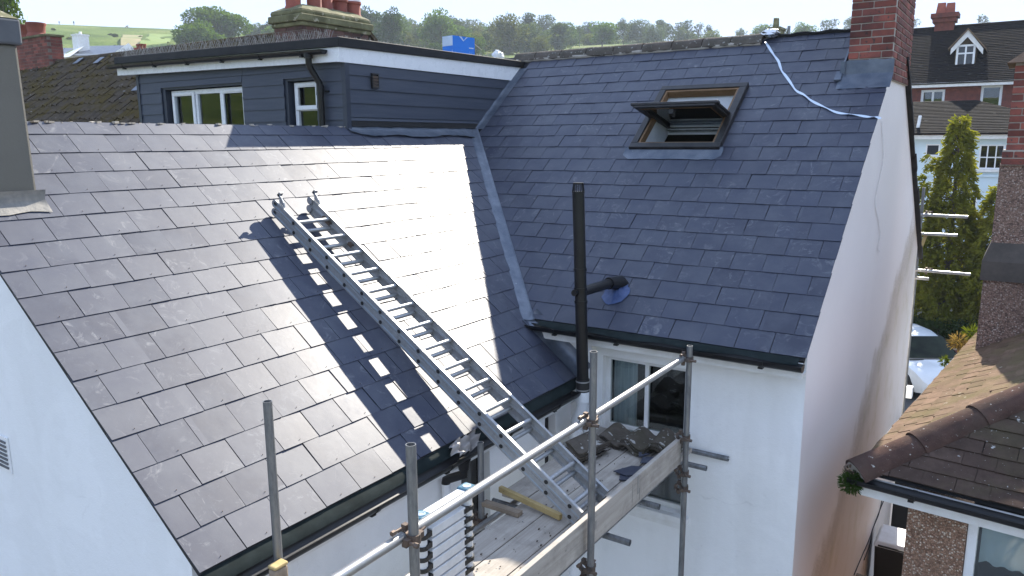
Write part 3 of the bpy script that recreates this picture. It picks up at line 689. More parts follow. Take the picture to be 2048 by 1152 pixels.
# dark strip standing in for the shadow gap under the end slates
mb = MB(); mb.obox(O2 + Y_*.028 - NO*.062 + UPO*(-.0), Y_*.015, UPO*SR, NO*.014); build(mb, 'verge_shadow_strip', M['deck'], house)
# abutment where the extension eave dies into the house wall
mb = MB(); mb.box((-2.74, .045, GZ), (-2.0, YW-.002, -.170)); build(mb, 'corner_wall', M['white_wall'], house)
mb = MB(); mb.sheet([[O2+Y_*(ABUT-.03)+UPO*s_+NO*.020, O2+Y_*(ABUT+.03)+UPO*s_+NO*.006, O2+Y_*(ABUT+.10)+UPO*s_+NO*.012, O2+Y_*(ABUT+.14)+UPO*s_+NO*.05, O2+Y_*(ABUT+.14)+UPO*s_+NO*.13] for s_ in [-.01+.80*i/8 for i in range(9)]]); build(mb, 'abutment_lead', M['lead'], house, smooth=True)
# valley lining: lead strip with a rolled edge
mb = MB(); pts = []
for i in range(15):
    t = i/14; z = -0.03 + (ZRO+.03)*t; pts.append(Vector((O2.x-(z-O2.z)/tb, z/ta, z)))
dv = (pts[-1]-pts[0]).normalized(); nv = (NM+NO).normalized(); sv = dv.cross(nv).normalized()
grid = []
for i, p in enumerate(pts):
    wv_ = 0.006*math.sin(i*1.7)
    grid.append([p - sv*.085 + nv*.045, p - sv*.062 + nv*(.050+wv_), p - sv*.03+nv*(.040), p + sv*.015+nv*(.036+wv_), p + sv*.05+nv*.046, p+sv*.056+nv*.026])
mb.sheet(grid); build(mb, 'valley_lead', M['lead'], house, smooth=True)
# lead dressed over the end of the valley
p = pts[0]; mb = MB(); grid = []
for i in range(7):
    t = i/6
    grid.append([p + dv*(.10-.30*t) + sv*(.16*(j/5-.45)*(1+.4*t)) + nv*(.055-.05*abs(j/5-.5)) - Z_*(.13*t*t) + NO*.02*math.sin(i+j) for j in range(6)])
mb.sheet(grid); build(mb, 'valley_end_lead', M['lead'], house, smooth=True)
# lead soaker strip at the dormer cheek
mb = MB(); v0 = (ZRO)/math.sin(AL)
mb.sheet([[UPM*v + X_*x + NM*h for x, h in ((-5.135, .10), (-5.125, .03), (-5.05, .016), (-4.975, .016))] for v in [v0-.02+(VT-.30-v0)*i/8 for i in range(9)]]); build(mb, 'cheek_flashing', M['lead'], house, smooth=True)
# crumpled lead over the extension ridge
mb = MB(); grid = []; rr = random.Random(8)
for i in range(40):
    y = -0.02 + 2.36*i/39; wob = lambda a: .005*math.sin(i*.9+a)+.003*math.sin(i*2.3+a*2)+rr.uniform(-.002, .002)
    dn = .20 + .02*math.sin(i*.35+1) - (.10*(1-i/5) if i < 5 else 0)
    row = [Vector((XR-.10, y, ZRO-.02+.05)), Vector((XR-.03, y, ZRO+.028+wob(0))), Vector((XR+.03, y, ZRO+.022+wob(1)))]
    for s in (.35, .7, 1.0): row.append(O2 + Y_*(y-O2.y) + UPO*(SR-dn*s) + NO*(.022+wob(s*3)*.9+(.012 if s == 1 else 0)))
    grid.append(row)
mb.sheet(grid); build(mb, 'ridge_lead', M['lead'], house, smooth=True)
# lumps of old mortar along the bare extension ridge
mb = MB(); rr = random.Random(4)
for i in range(70):
    y = -3.5+3.5*rr.random()**1.2; s = rr.uniform(.006, .030)
    c = Vector((XR+rr.uniform(-.02, .015), y, ZRO-.002)); mb.obox(c, Vector((s, s*.4, rr.uniform(-.004, .004))), Vector((-s*.5, s*1.6, rr.uniform(-.004, .004))), Vector((0, 0, s*rr.uniform(.35, .8))))
build(mb, 'ridge_mortar', M['mortar'], house, kind='stuff')
# ridge tiles on the main roof
rx = [-5.30, -4.93, -4.50, -4.07, -3.64, -3.21, -2.78, -2.36, -1.98, -1.58]
for i in range(len(rx)-1):
    mb = MB(); x0, x1 = rx[i]+.006, rx[i+1]-.006; prof = []
    tw = rng.uniform(-.012, .012)
    for x, dz in ((x0, tw), (x1, -tw)):
        ring = []
        for k in range(9):
            a = math.pi*(k/8); ring.append((x, YR - math.cos(a)*.135, ZR-.055+dz*.6 + math.sin(a)*.125))
        prof.append(ring)
    inner = [[(x, YR+(y-YR)*.86, z-.016) for x, y, z in r] for r in prof]
    n = 9; vs_ = prof[0]+prof[1]+inner[0]+inner[1]
    fs_ = [(k, k+1, n+k+1, n+k) for k in range(n-1)] + [(2*n+k+1, 2*n+k, 3*n+k, 3*n+k+1) for k in range(n-1)] + \
          [(k+1, k, 2*n+k, 2*n+k+1) for k in range(n-1)] + [(n+k, n+k+1, 3*n+k+1, 3*n+k) for k in range(n-1)] + [(0, n, 3*n, 2*n), (2*n-1, n-1, 3*n-1, 4*n-1)]
    mb.add(vs_, fs_); build(mb, 'ridge_tile', M['ridge'], roof, smooth=True, auto=40)
mb = MB(); rr = random.Random(14)
mb.path([(x, YR-.10+rr.uniform(-.012, .012), ZR-.055+rr.uniform(-.008, .008)) for x in [-5.25+3.65*i/40 for i in range(41)]], .032, 7); build(mb, 'ridge_bedding', M['mortar'], roof, smooth=True)
mb = MB(); mb.path([(-1.55+1.1*i/12, YR+.0, ZR+.012+.010*math.sin(i*1.7)) for i in range(13)], .016, 6, flat=3.0); build(mb, 'ridge_underlay', M['deck'], roof)
# fascia and gutter of the main eave
mb = MB(); mb.box((-2.62, -.045, -.165), (XG+.01, -.02, -.035)); mb.box((-2.62, -.018, -.165), (XG, YW-.002, -.150)); build(mb, 'fascia', M['white_paint'], house)
mb = MB(); g = [[(x, -.012, .004), (x, -.055-.01*math.sin(x*5), -.012), (x, -.088, -.035+.010*math.sin(x*9))] for x in [-2.55+2.5*i/30 for i in range(31)]]
mb.sheet(g); build(mb, 'eave_underlay', M['felt_green'], house, smooth=True)
half_gutter(house, (-2.66, -.110, -.022), (-.005, -.110, -.034), .058, (0, -1, 0), 'main_gutter', 4)
# eave tray, gutter and fascia of the extension
mb = MB(); g = [[O2+Y_*t+Vector((.0, 0, -.006)), O2+Y_*t+Vector((.045, 0, -.040)), O2+Y_*t+Vector((.062, 0, -.075))] for t in [4.10*i/40 for i in range(41)]]
mb.sheet(g); build(mb, 'extension_eave_underlay', M['felt_green'], house, smooth=True)
half_gutter(house, (O2.x+.100, O2.y+.03, O2.z-.075), (O2.x+.100, -.31, O2.z-.070), .060, (1, 0, 0), 'extension_gutter', 5)
mb = MB(); mb.box((O2.x+.0, O2.y+.06, O2.z-.22), (O2.x+.025, .04, O2.z-.07)); mb.box((XW+.002, O2.y+.06, O2.z-.215), (O2.x-.002, .042, O2.z-.20)); build(mb, 'extension_fascia', M['white_paint'], house)
# downpipe of the extension gutter
dy = -2.03
mb = MB(); gx = O2.x+.10
mb.tube((gx, dy, O2.z-.12), (gx, dy, O2.z-.20), .055, 14, .040); mb.path([(gx, dy, O2.z-.19), (gx, dy, O2.z-.24), (XW+.06, dy, O2.z-.33), (XW+.06, dy, O2.z-.36)], .036, 12)
hp = build(mb, 'gutter_outlet', M['black_upvc'], house, smooth=True, auto=40)
mb = MB(); mb.tube((XW+.06, dy, O2.z-.36), (XW+.06, dy, GZ), .034, 14); build(mb, 'downpipe', M['upvc'], house, smooth=True, auto=40)
# round extractor vents on the side wall
for (vx, vy, rad) in ((px(868, 918, XW).y, px(868, 918, XW).z, .055), (px(520, 1145, XW).y, px(520, 1145, XW).z, .085)):
    mb = MB(); mb.lathe((XW+.001, vx, vy), [(rad, 0), (rad, .018), (rad*.86, .022), (rad*.80, .012), (.002, .012)], 28, axis=(1, 0, 0))
    vt = build(mb, 'wall_vent', M['upvc'], house, smooth=True, auto=30)
    mb = MB()
    for i in range(7): 
        zz = vy-rad*.6+rad*1.2*i/6; hw = math.sqrt(max(0, (rad*.76)**2-(zz-vy)**2)); mb.box((XW+.013, vx-hw, zz-.003), (XW+.020, vx+hw, zz+.003))
    build(mb, 'vent_slats', M['grey_band'], vt)
# louvre vent on the gable end
vp = py(8, 905, O2.y+.05); mb = MB(); w_, h_ = .10, .13
mb.box((vp.x-w_, vp.y-.012, vp.z-h_), (vp.x+w_, vp.y-.002, vp.z+h_)); lv = build(mb, 'gable_vent', M['upvc'], house)
for i in range(7):
    mb = MB(); zz = vp.z-h_+.03+i*.031; mb.box((vp.x-w_+.02, vp.y-.020, zz), (vp.x+w_-.02, vp.y-.013, zz+.014)); build(mb, 'slat', M['grey_band'], lv)
# soil stack: black above, white below, branch into the roof with blue membrane collar
sx, sy = -1.975, -.235
mb = MB(); T = Vector((sx-.035, sy, 1.30)); Bm = Vector((sx+.035, sy, -.46))
mb.tube(T, Bm, .055, 20)
for zt in (.60, .42, .30): 
    p = T + (Bm-T)*((1.30-zt)/1.76); mb.tube(p+Vector((0, 0, .012)), p-Vector((0, 0, .012)), .062, 20)
stack = build(mb, 'soil_pipe', M['black_upvc'], house, smooth=True, auto=40)
mb = MB(); mb.tube(T+Vector((0, 0, .0)), T+Vector((0, 0, .012)), .058, 20); mb.tube(T+Vector((0, 0, .075)), T+Vector((0, 0, .09)), .048, 20)
for k in range(18):
    a = 2*math.pi*k/18; e = Vector((math.cos(a), math.sin(a), 0)); mb.beam(T+e*.054+Z_*.01, T+e*.045+Z_*.08, .007, .006, up=e)
build(mb, 'vent_cowl', M['black_upvc'], stack)
mb = MB(); mb.tube((sx+.034, sy, -.44), (sx+.035, sy, -.56), .063, 20); build(mb, 'rubber_coupling', M['plug'], stack, smooth=True, auto=40)
for zt in (-.455, -.535):
    mb = MB(); mb.pipe((sx+.034, sy, zt), (sx+.034, sy, zt-.012), .066, .004, 20); build(mb, 'hose_clip', M['alu'], stack, smooth=True, auto=40)
mb = MB(); mb.tube((sx+.034, sy, -.56), (sx+.034, sy, -.66), .069, 20)
mb.path([(sx+.034, sy, -.64), (sx+.03, sy, -.74), (sx-.03, sy+.02, -.86), (sx-.05, sy+.03, -.95), (sx-.05, sy+.03, -1.02)], .058, 16)
mb.tube((sx-.05, sy+.03, -.97), (sx-.05, sy+.03, -1.06), .068, 20); mb.tube((sx-.05, sy+.03, -1.0), (sx-.05, sy+.03, GZ), .055, 16)
mb.tube((sx+.05, sy+.10, -.74), (sx+.05, sy+.10, -2.2), .05, 16)
build(mb, 'lower_soil_pipe', M['upvc'], house, smooth=True, auto=40)
# branch
bz = .385; bp0 = Vector((sx-.01, sy, bz)); bp1 = onmain(1240, 574, .0)
mb = MB(); mb.path([bp0, bp0+(bp1-bp0)*.3+Vector((0, 0, .02)), bp0+(bp1-bp0)*.75+Vector((0, 0, .05)), bp1+Vector((0, 0, .02)), bp1-NM*.06], .048, 14)
mb.path([bp0+(bp1-bp0)*.70+Vector((0, 0, .05)), bp1+Vector((0, 0, .05)), bp1+Vector((.03, .05, -.02))], [.060, .068, .070], 14)
mb.tube(bp0-(bp1-bp0).normalized()*.09, bp0, .03, 12)
build(mb, 'branch_pipe', M['black_upvc'], stack, smooth=True, auto=50)
cc = onmain(1232, 590); mb = MB(); rr = random.Random(5); rows = []
for i in range(2): pass
ring = []; nn = 26
for k in range(nn):
    a = 2*math.pi*k/nn; ring.append(cc + X_*math.cos(a)*(.135+rr.uniform(-.012, .012)) + UPM*(math.sin(a)*(.15+rr.uniform(-.012, .012))+.01) + NM*.021)
ring2 = [cc + (p-cc)*.55 + NM*(.012+rr.uniform(0, .010)) for p in ring]; ring3 = [cc+UPM*.05 + (p-cc)*.25 + NM*.045 for p in ring]
mb.add(ring+ring2+ring3, [(k, (k+1) % nn, nn+(k+1) % nn, nn+k) for k in range(nn)] + [(nn+k, nn+(k+1) % nn, 2*nn+(k+1) % nn, 2*nn+k) for k in range(nn)])
build(mb, 'membrane_collar', M['bluemem'], stack, smooth=True)
# ---------------------------------------------------------------- brick chimney on the gable
rng = random.Random(21)
ch = brick_stack(house, (-.45, 3.08, 2.40), (0.004, 4.50, 4.05), 'brick', rng, ('-y', '+x'), 'brick_chimney')
mb = MB(); mb.box((-.50, 3.03, 4.05), (.05, 4.55, 4.20)); build(mb, 'chimney_cap', M['mossy_cement'], ch)
mb = MB(); yb = 3.08; zb = yb*ta; rr = random.Random(2); grid = []
for i in range(13):
    x = -.52 + .545*i/12; w1, w2 = rr.uniform(-.006, .006), rr.uniform(-.006, .006)
    grid.append([Vector((x, yb-.012, zb+.175+w1)), Vector((x, yb-.014, zb+.03)), Vector((x, yb-.03, zb+.012)), Vector((x, yb-.13+w2, zb-.13*ta+.022)), Vector((x, yb-.20+w2*2, zb-.20*ta+.022))])
mb.sheet(grid)
mb.sheet([[Vector((-.462, y, y*ta+.20)), Vector((-.464, y, y*ta+.03)), Vector((-.53, y, y*ta+.024))] for y in [3.04, 3.2, 3.4, 3.6]])
mb.obox(Vector((-.56, yb-.10, zb-.045)), Vector((.07, 0, 0)), UPM*.16, NM*.02)
build(mb, 'chimney_flashing', M['lead'], ch, smooth=True, auto=40)
# ---------------------------------------------------------------- rendered chimney on the extension gable
cx = -4.43; cy1 = -3.70
mb = MB(); mb.hexa([(-5.6, O2.y+.06, .6), (cx+.012, O2.y+.06, .6), (cx+.012, cy1+.006, .6), (-5.6, cy1+.006, .6), (-5.58, O2.y+.065, 2.42), (cx-.01, O2.y+.065, 2.42), (cx-.01, cy1-.006, 2.42), (-5.58, cy1-.006, 2.42)])
rc = build(mb, 'rendered_chimney', M['grey_render'], house, bevel=.02)
mb = MB(); mb.box((-5.62, O2.y+.01, 2.42), (cx+.015, cy1+.02, 2.59)); build(mb, 'chimney_band', M['grey_band'], rc, bevel=.015)
mb = MB(); mb.hexa([(-5.62, O2.y+.02, 2.592), (cx+.01, O2.y+.02, 2.592), (cx+.01, cy1+.01, 2.592), (-5.62, cy1+.01, 2.592), (-5.4, O2.y+.15, 2.66), (cx-.12, O2.y+.15, 2.66), (cx-.12, cy1-.06, 2.66), (-5.4, cy1-.06, 2.66)])
mb.tube((-4.75, -3.98, 2.60), (-4.75, -3.98, 2.80), .13, 16); build(mb, 'chimney_flaunching', M['mossy_cement'], rc)
mb = MB(); s0 = (O2.x-cx)/math.cos(BE); grid = []
for i in range(9):
    t = -.02+.56*i/8
    grid.append([O2+Y_*t+UPO*(s0+.02)+NO*.10, O2+Y_*t+UPO*(s0-.005)+NO*.030, O2+Y_*t+UPO*(s0-.07+.008*math.sin(i*2))+NO*.026, O2+Y_*t+UPO*(s0-.12+.012*math.sin(i*1.3))+NO*.021])
mb.sheet(grid); build(mb, 'chimney_skirt', M['leadlight'], rc, smooth=True)
# ---------------------------------------------------------------- dormer
DX0, DX1 = -9.20, -5.13
W1 = (-8.60, -6.95, 1.45, 2.475); W2 = (-6.10, -5.61, 1.45, 2.475)
mb = MB(); wall_holes(mb, (0, .0, 0), (1, 0, 0), (0, 0, 1), (0, -1, 0), (DX0, DX1, -.2, 2.72), [W1, W2], .16)
mb.prism([(DX1, .0, .0), (DX1, 3.45, 3.45*ta), (DX1, 3.45, 2.72), (DX1, .0, 2.72)], (-.1, 0, 0)); mb.box((DX0, .005, 0), (DX0+.1, 3.4, 2.72))
dorm = build(mb, 'dormer', M['cladtrim'], house)
def dboard(x0, x1, z0, z1):
    b = MB(); b.hexa([(x0, -.026, z0), (x1, -.026, z0), (x1, -.003, z0), (x0, -.003, z0), (x0, -.013, z1+.02), (x1, -.013, z1+.02), (x1, -.003, z1+.02), (x0, -.003, z1+.02)]); build(b, 'cladding_board', M['clad'], dorm)
zs = [2.582-.1435*i for i in range(9)]; rr = random.Random(6)
for i, z1 in enumerate([2.725]+zs[:-1]):
    z0 = zs[i]
    if z0 > 2.48: segs = [(DX0+.03, -7.9 if i % 2 else -6.9), (-7.896 if i % 2 else -6.896, DX1-.03)]
    elif z0 > 2.40 and False: segs = []
    else:
        segs = [(DX0+.03, W1[0]-.07), (W1[1]+.03, W2[0]-.05), (W2[1]+.02, DX1-.03)]
        if z1 > 2.49:   # row that runs above the windows is notched
            dboard(W1[0]-.066, W1[1]+.026, 2.50, z1-.0); dboard(W2[0]-.046, W2[1]+.016, 2.50, z1-.0)
    for a, b_ in segs: dboard(a, b_, z0, z1-.006)
zc = [2.66-.155*i for i in range(7)]
for i in range(6):
    z1, z0 = zc[i], max(zc[i+1], ZRO+.075)
    if z1-z0 < .03: continue
    poly = [(.035, z0), (3.6, z0), (3.6, z1+.012), (.035, z1+.012)]
    poly = clip(poly, ta, -1, -.03)
    if area(poly) > 1e-3:
        b = MB(); n_ = len(poly)
        f = lambda z: .026 - .013*(z-z0)/(z1-z0)
        lo = [Vector((DX1+.003, y, z)) for y, z in poly]; hi = [Vector((DX1+max(f(z), .008), y, z)) for y, z in poly]
        b.add(lo+hi, [tuple(range(n_-1, -1, -1)), tuple(range(n_, 2*n_))]+[(k, (k+1) % n_, n_+(k+1) % n_, n_+k) for k in range(n_)]); build(b, 'cladding_board', M['clad'], dorm)
mb = MB(); mb.prism([(DX1-.03, -.032, 0), (DX1+.032, -.032, 0), (DX1+.032, .034, 0), (DX1+.002, .034, 0), (DX1+.002, -.002, 0), (DX1-.03, -.002, 0)], (0, 0, 2.70)); build(mb, 'corner_trim', M['cladtrim'], dorm)
mb = MB(); mb.box((DX0-.03, -.032, 0), (DX0+.03, -.001, 2.70)); build(mb, 'corner_trim', M['cladtrim'], dorm)
mb = MB(); mb.obox(Vector((DX1+.002, .05, ZRO+.01)), Vector((.02, 0, 0)), Vector((0, 2.42, 0)), Vector((0, 0, .06))); build(mb, 'cheek_base_gap_shade', M['deck'], dorm)  # black strip painted where the gap below the cheek boards lies in shade
# windows
window(house, (W1[0]+.03, .07, W1[2]), (1, 0, 0), (0, 0, 1), (0, -1, 0), W1[1]-W1[0]-.04, W1[3]-W1[2]-.015, bars_v=(.55, 1.08), fw=.06, fd=.07, name='dormer_window', room=1.4)
window(house, (W2[0]+.03, .07, W2[2]), (1, 0, 0), (0, 0, 1), (0, -1, 0), W2[1]-W2[0]-.04, W2[3]-W2[2]-.015, bars_h=(.70,), fw=.055, fd=.07, glass='glass_dark', name='dormer_window', room=1.4)
for x0, x1, z in ((W1[0]+.06, W1[0]+.56, 2.40), (W1[0]+1.14, W1[1]-.03, 2.40), (W2[0]+.06, W2[1]-.03, 2.415)):     # opening sashes proud of the frame, trickle vent on each
    mb = MB(); zz0 = 1.5 if x0 < -6.5 else 2.14
    zt_ = z+.035
    for q in ((x0, x1, zz0, zz0+.05), (x0, x1, zt_-.05, zt_), (x0, x0+.05, zz0+.05, zt_-.05), (x1-.05, x1, zz0+.05, zt_-.05)): mb.box((q[0], .052, q[2]), (q[1], .072, q[3]))
    sa = build(mb, 'opening_sash', M['upvc'], house, bevel=.004)
    mb = MB(); mb.box((x0+.06, .042, zt_-.035), (x1-.06, .051, zt_-.018)); build(mb, 'trickle_vent', M['white_paint'], sa)
mb = MB(); pts = [(W1[0]+.10+.42*i/30, .26+.018*math.sin(i*1.3)) for i in range(31)]
mb.sheet([[(x, y, 1.5) for x, y in pts], [(x, y, 2.40) for x, y in pts]]); build(mb, 'net_curtain', M['curtain'], dorm, smooth=True)
# eaves of the dormer
def zf(x): return .016*(-5.1-x)
mb = MB(); xa, xb = -9.55, -5.10
mb.hexa([(xa, -.11, 2.635+zf(xa)), (xb, -.11, 2.635), (xb, -.085, 2.635), (xa, -.085, 2.635+zf(xa)), (xa, -.11, 2.80+zf(xa)), (xb, -.11, 2.80), (xb, -.085, 2.80), (xa, -.085, 2.80+zf(xa))])
mb.hexa([(xa, -.085, 2.64+zf(xa)), (xb, -.085, 2.64), (xb, .02, 2.64), (xa, .02, 2.64+zf(xa)), (xa, -.085, 2.66+zf(xa)), (xb, -.085, 2.66), (xb, .02, 2.66), (xa, .02, 2.66+zf(xa))])
build(mb, 'dormer_fascia', M['upvc'], dorm)
mb = MB(); e0, e1 = 2.635/ta-.03, 2.83/ta-.03
mb.prism([(xb-.03, -.112, 2.632), (xb-.03, e0, 2.632), (xb-.03, e1, 2.83), (xb-.03, -.112, 2.79)], (.034, 0, 0)); build(mb, 'dormer_side_fascia', M['upvc'], dorm)
mb = MB()
mb.hexa([(xa-.02, -.135, 2.79+zf(xa)), (xb+.025, -.135, 2.79), (xb+.025, -.05, 2.79), (xa-.02, -.05, 2.79+zf(xa)), (xa-.02, -.125, 2.885+zf(xa)), (xb+.025, -.125, 2.895), (xb+.0, -.05, 2.90), (xa-.02, -.05, 2.89+zf(xa))])
mb.hexa([(xb-.06, -.05, 2.792), (xb+.030, -.136, 2.792), (xb+.030, e1+.03, 2.832), (xb-.06, e1+.03, 2.832), (xb-.06, -.05, 2.898), (xb+.022, -.13, 2.898), (xb+.022, e1+.10, 2.925), (xb-.06, e1+.10, 2.925)])
build(mb, 'roof_edge_trim', M['trim_black'], dorm, bevel=.006)
mb = MB(); mb.hexa([(xa, -.05, 2.70+zf(xa)), (xb-.06, -.05, 2.70), (xb-.06, 3.75, 2.76), (xa, 3.75, 2.76+zf(xa)), (xa, -.05, 2.86+zf(xa)), (xb-.06, -.05, 2.87), (xb-.06, 3.75, 2.92), (xa, 3.75, 2.92+zf(xa))]); build(mb, 'dormer_flat_roof', M['flatroof'], dorm)
half_gutter(dorm, (xa-.06, -.175, 2.775+zf(xa)), (xb-.17, -.175, 2.768), .052, (0, -1, 0), 'dormer_gutter', 6)
mb = MB(); dxp = -5.46
mb.path([(dxp-.06, -.175, 2.73), (dxp-.06, -.175, 2.62), (dxp-.055, -.15, 2.57), (dxp+.0, -.085, 2.42), (dxp, -.075, 2.36), (dxp, -.075, 1.6)], .036, 12); mb.tube((dxp-.06, -.175, 2.74), (dxp-.06, -.175, 2.69), .05, 14)
mb.tube((dxp, -.075, 2.40), (dxp, -.075, 2.33), .042, 14); mb.beam((dxp+.03, -.03, 2.33), (dxp+.09, -.03, 2.33), .02, .02)
build(mb, 'dormer_downpipe', M['black_upvc'], dorm, smooth=True, auto=40)
vp = px(748, 162, DX1+.02); mb = MB()
for q in ((-.055, .055, -.085, -.07), (-.055, .055, .07, .085), (-.055, -.043, -.07, .07), (.043, .055, -.07, .07)): mb.box((vp.x, vp.y+q[0], vp.z+q[2]), (vp.x+.03, vp.y+q[1], vp.z+q[3]))
lv = build(mb, 'cheek_vent', M['blackout'], dorm)
for i in range(4):
    b = MB(); zz = vp.z-.065+i*.034; b.obox(Vector((vp.x+.004, vp.y-.043, zz)), Vector((.022, 0, -.010)), Vector((0, .086, 0)), Vector((.004, 0, .024))); build(b, 'slat', M['rust'], lv)
# bird spikes: strips standing on the dormer roof edge
mb = MB(); rr = random.Random(9); mb.box((-.165, -.015, 0), (.165, .015, .006))
for i in range(11):
    x = -.155+.31*i/10
    for a in (-1, 1): mb.tube((x, a*.006, .004), (x+rr.uniform(-.03, .03), a*.05+rr.uniform(-.015, .015), .125+rr.uniform(-.025, .012)), .0026, 4, .0018)
spk = mb.mesh('bird_spike_strip', M['spike'])
for i in range(12):
    x = -9.35+.352*i; put(spk, 'bird_spike_strip', Matrix.Translation((x, -.02, 2.884+zf(x))) @ Matrix.Rotation(math.pi*(i % 2), 4, 'Z'), dorm)
for i in range(8):
    y = .55+.36*i if i < 5 else 1.6+.36*i; put(spk, 'bird_spike_strip', Matrix.Translation((-5.62, y, 2.878+.014*y)) @ Matrix.Rotation(math.pi/2+math.pi*(i % 2), 4, 'Z'), dorm)
# ---------------------------------------------------------------- roof window, sash swung half open on its pivots
def mp(x, v, h): return X_*x + UPM*v + NM*h
mb = MB(); fwid = .085
for q in ((RWX0-.02, RWX1+.02, RWV0-.02, RWV0+fwid-.02), (RWX0-.02, RWX1+.02, RWV1-fwid, RWV1), (RWX0-.02, RWX0+fwid-.02, RWV0+fwid-.02, RWV1-fwid), (RWX1-fwid+.02, RWX1+.02, RWV0+fwid-.02, RWV1-fwid)):
    mb.obox(mp(q[0], q[2], -.04), X_*(q[1]-q[0]), UPM*(q[3]-q[2]), NM*.115)
rw = build(mb, 'roof_window', M['blackout'], house, bevel=.008)
i0, i1, j0, j1 = RWX0+fwid-.018, RWX1-fwid+.018, RWV0+fwid-.018, RWV1-fwid-.002
mb = MB()
for q in ((i0, i0+.022, j0, j1), (i1-.022, i1, j0, j1), (i0+.022, i1-.022, j1-.03, j1), (i0+.022, i1-.022, j0, j0+.02)): mb.obox(mp(q[0], q[2], -.03), X_*(q[1]-q[0]), UPM*(q[3]-q[2]), NM*.09)
build(mb, 'timber_lining', M['pine'], rw)
mb = MB()     # plaster reveals and dark room below
c4 = [(i0, j0), (i1, j0), (i1, j1), (i0, j1)]; A_ = [mp(a, b_, -.03) for a, b_ in c4]; B_ = [mp(a, b_, -.03) + Vector((0, .0, -.50)) + (UPM*.05 if b_ == j1 else Vector((0, 0, 0))) for a, b_ in c4]
mb.add(A_+B_, [(0, 1, 5, 4), (1, 2, 6, 5), (2, 3, 7, 6), (3, 0, 4, 7)]); build(mb, 'plaster_reveal', M['plaster'], rw)
mb = MB(); q4 = [(.7, .7*ta-.12), (3.7, 3.7*ta-.12), (3.7, .2), (.7, .2)]; xA, xB = i0-.6, i1+.6
mb.add([(xA, y, z) for y, z in q4]+[(xB, y, z) for y, z in q4], [(0, 1, 2, 3), (4, 5, 6, 7), (1, 2, 6, 5), (2, 3, 7, 6), (3, 0, 4, 7)]); build(mb, 'dark_room', M['void'], rw)
th = R(52); vm = (RWV0+RWV1)/2; dn = -UPM*math.cos(th)+NM*math.sin(th); nn_ = (UPM*math.sin(th)+NM*math.cos(th)); piv = mp(0, vm, .03)
si0, si1 = RWX0+.035, RWX1-.035; hl = .545
def sp(x, t, h): return piv + X_*x - dn*t + nn_*h     # t up the sash
mb = MB()
for q in ((si0-.03, si1+.03, -hl, -hl+.075), (si0, si1, hl-.07, hl), (si0-.012, si0+.06, -hl+.075, hl-.07), (si1-.06, si1+.012, -hl+.075, hl-.07)):
    mb.obox(sp(q[0], q[2], .0), X_*(q[1]-q[0]), -dn*(q[3]-q[2]), nn_*.030)
sash = build(mb, 'sash', M['blackout'], rw, bevel=.006)
mb = MB()
for q in ((si0+.005, si1-.005, -hl+.01, -hl+.085), (si0+.005, si1-.005, hl-.08, hl-.005), (si0+.005, si0+.075, -hl+.085, hl-.08), (si1-.075, si1-.005, -hl+.085, hl-.08)):
    mb.obox(sp(q[0], q[2], -.022), X_*(q[1]-q[0]), -dn*(q[3]-q[2]), nn_*.021)
build(mb, 'sash_timber', M['blackout'], sash)
mb = MB()
for q in ((si0+.06, si1-.06, -hl+.088, -hl+.10), (si1-.088, si1-.076, -hl+.10, hl-.08)): mb.obox(sp(q[0], q[2], -.026), X_*(q[1]-q[0]), -dn*(q[3]-q[2]), nn_*.020)
build(mb, 'sash_beading', M['pine'], sash)
mb = MB(); mb.obox(sp(si0+.06, -hl+.08, .012), X_*(si1-si0-.12), -dn*(2*hl-.15), nn_*.012); build(mb, 'pane', M['glass'], sash)
mb = MB(); mb.obox(sp(si0+.05, hl-.16, -.055), X_*(si1-si0-.10), -dn*.085, nn_*.014); mb.obox(sp(si0+.05, hl-.055, -.065), X_*(si1-si0-.10), -dn*.012, nn_*.024); build(mb, 'ventilation_flap', M['alu'], sash)
mb = MB(); mb.obox(sp((si0+si1)/2-.06, -hl+.06, -.09), X_*.05, -dn*.07, nn_*.05); mb.obox(sp((si0+si1)/2-.05, -hl+.12, -.10), X_*.02, -dn*.06, nn_*.05); build(mb, 'handle', M['plug'], sash)
for s in (si0-.02, si1+.02):
    mb = MB(); mb.tube(piv+X_*(s-.02), piv+X_*(s+.02), .03, 14); build(mb, 'pivot', M['blackout'], sash)
mb = MB(); rr = random.Random(12); grid = []
for i in range(15):
    x = RWX0-.07+(RWX1-RWX0+.13)*i/14; e = -.06 if i in (0, 14) else 0
    grid.append([mp(x, RWV0-.0, .06), mp(x, RWV0-.025, .030), mp(x, RWV0-.09, .022+rr.uniform(0, .008)), mp(x, RWV0-.165-e+rr.uniform(-.008, .008), .018)])
mb.sheet(grid); build(mb, 'window_apron', M['lead'], rw, smooth=True)

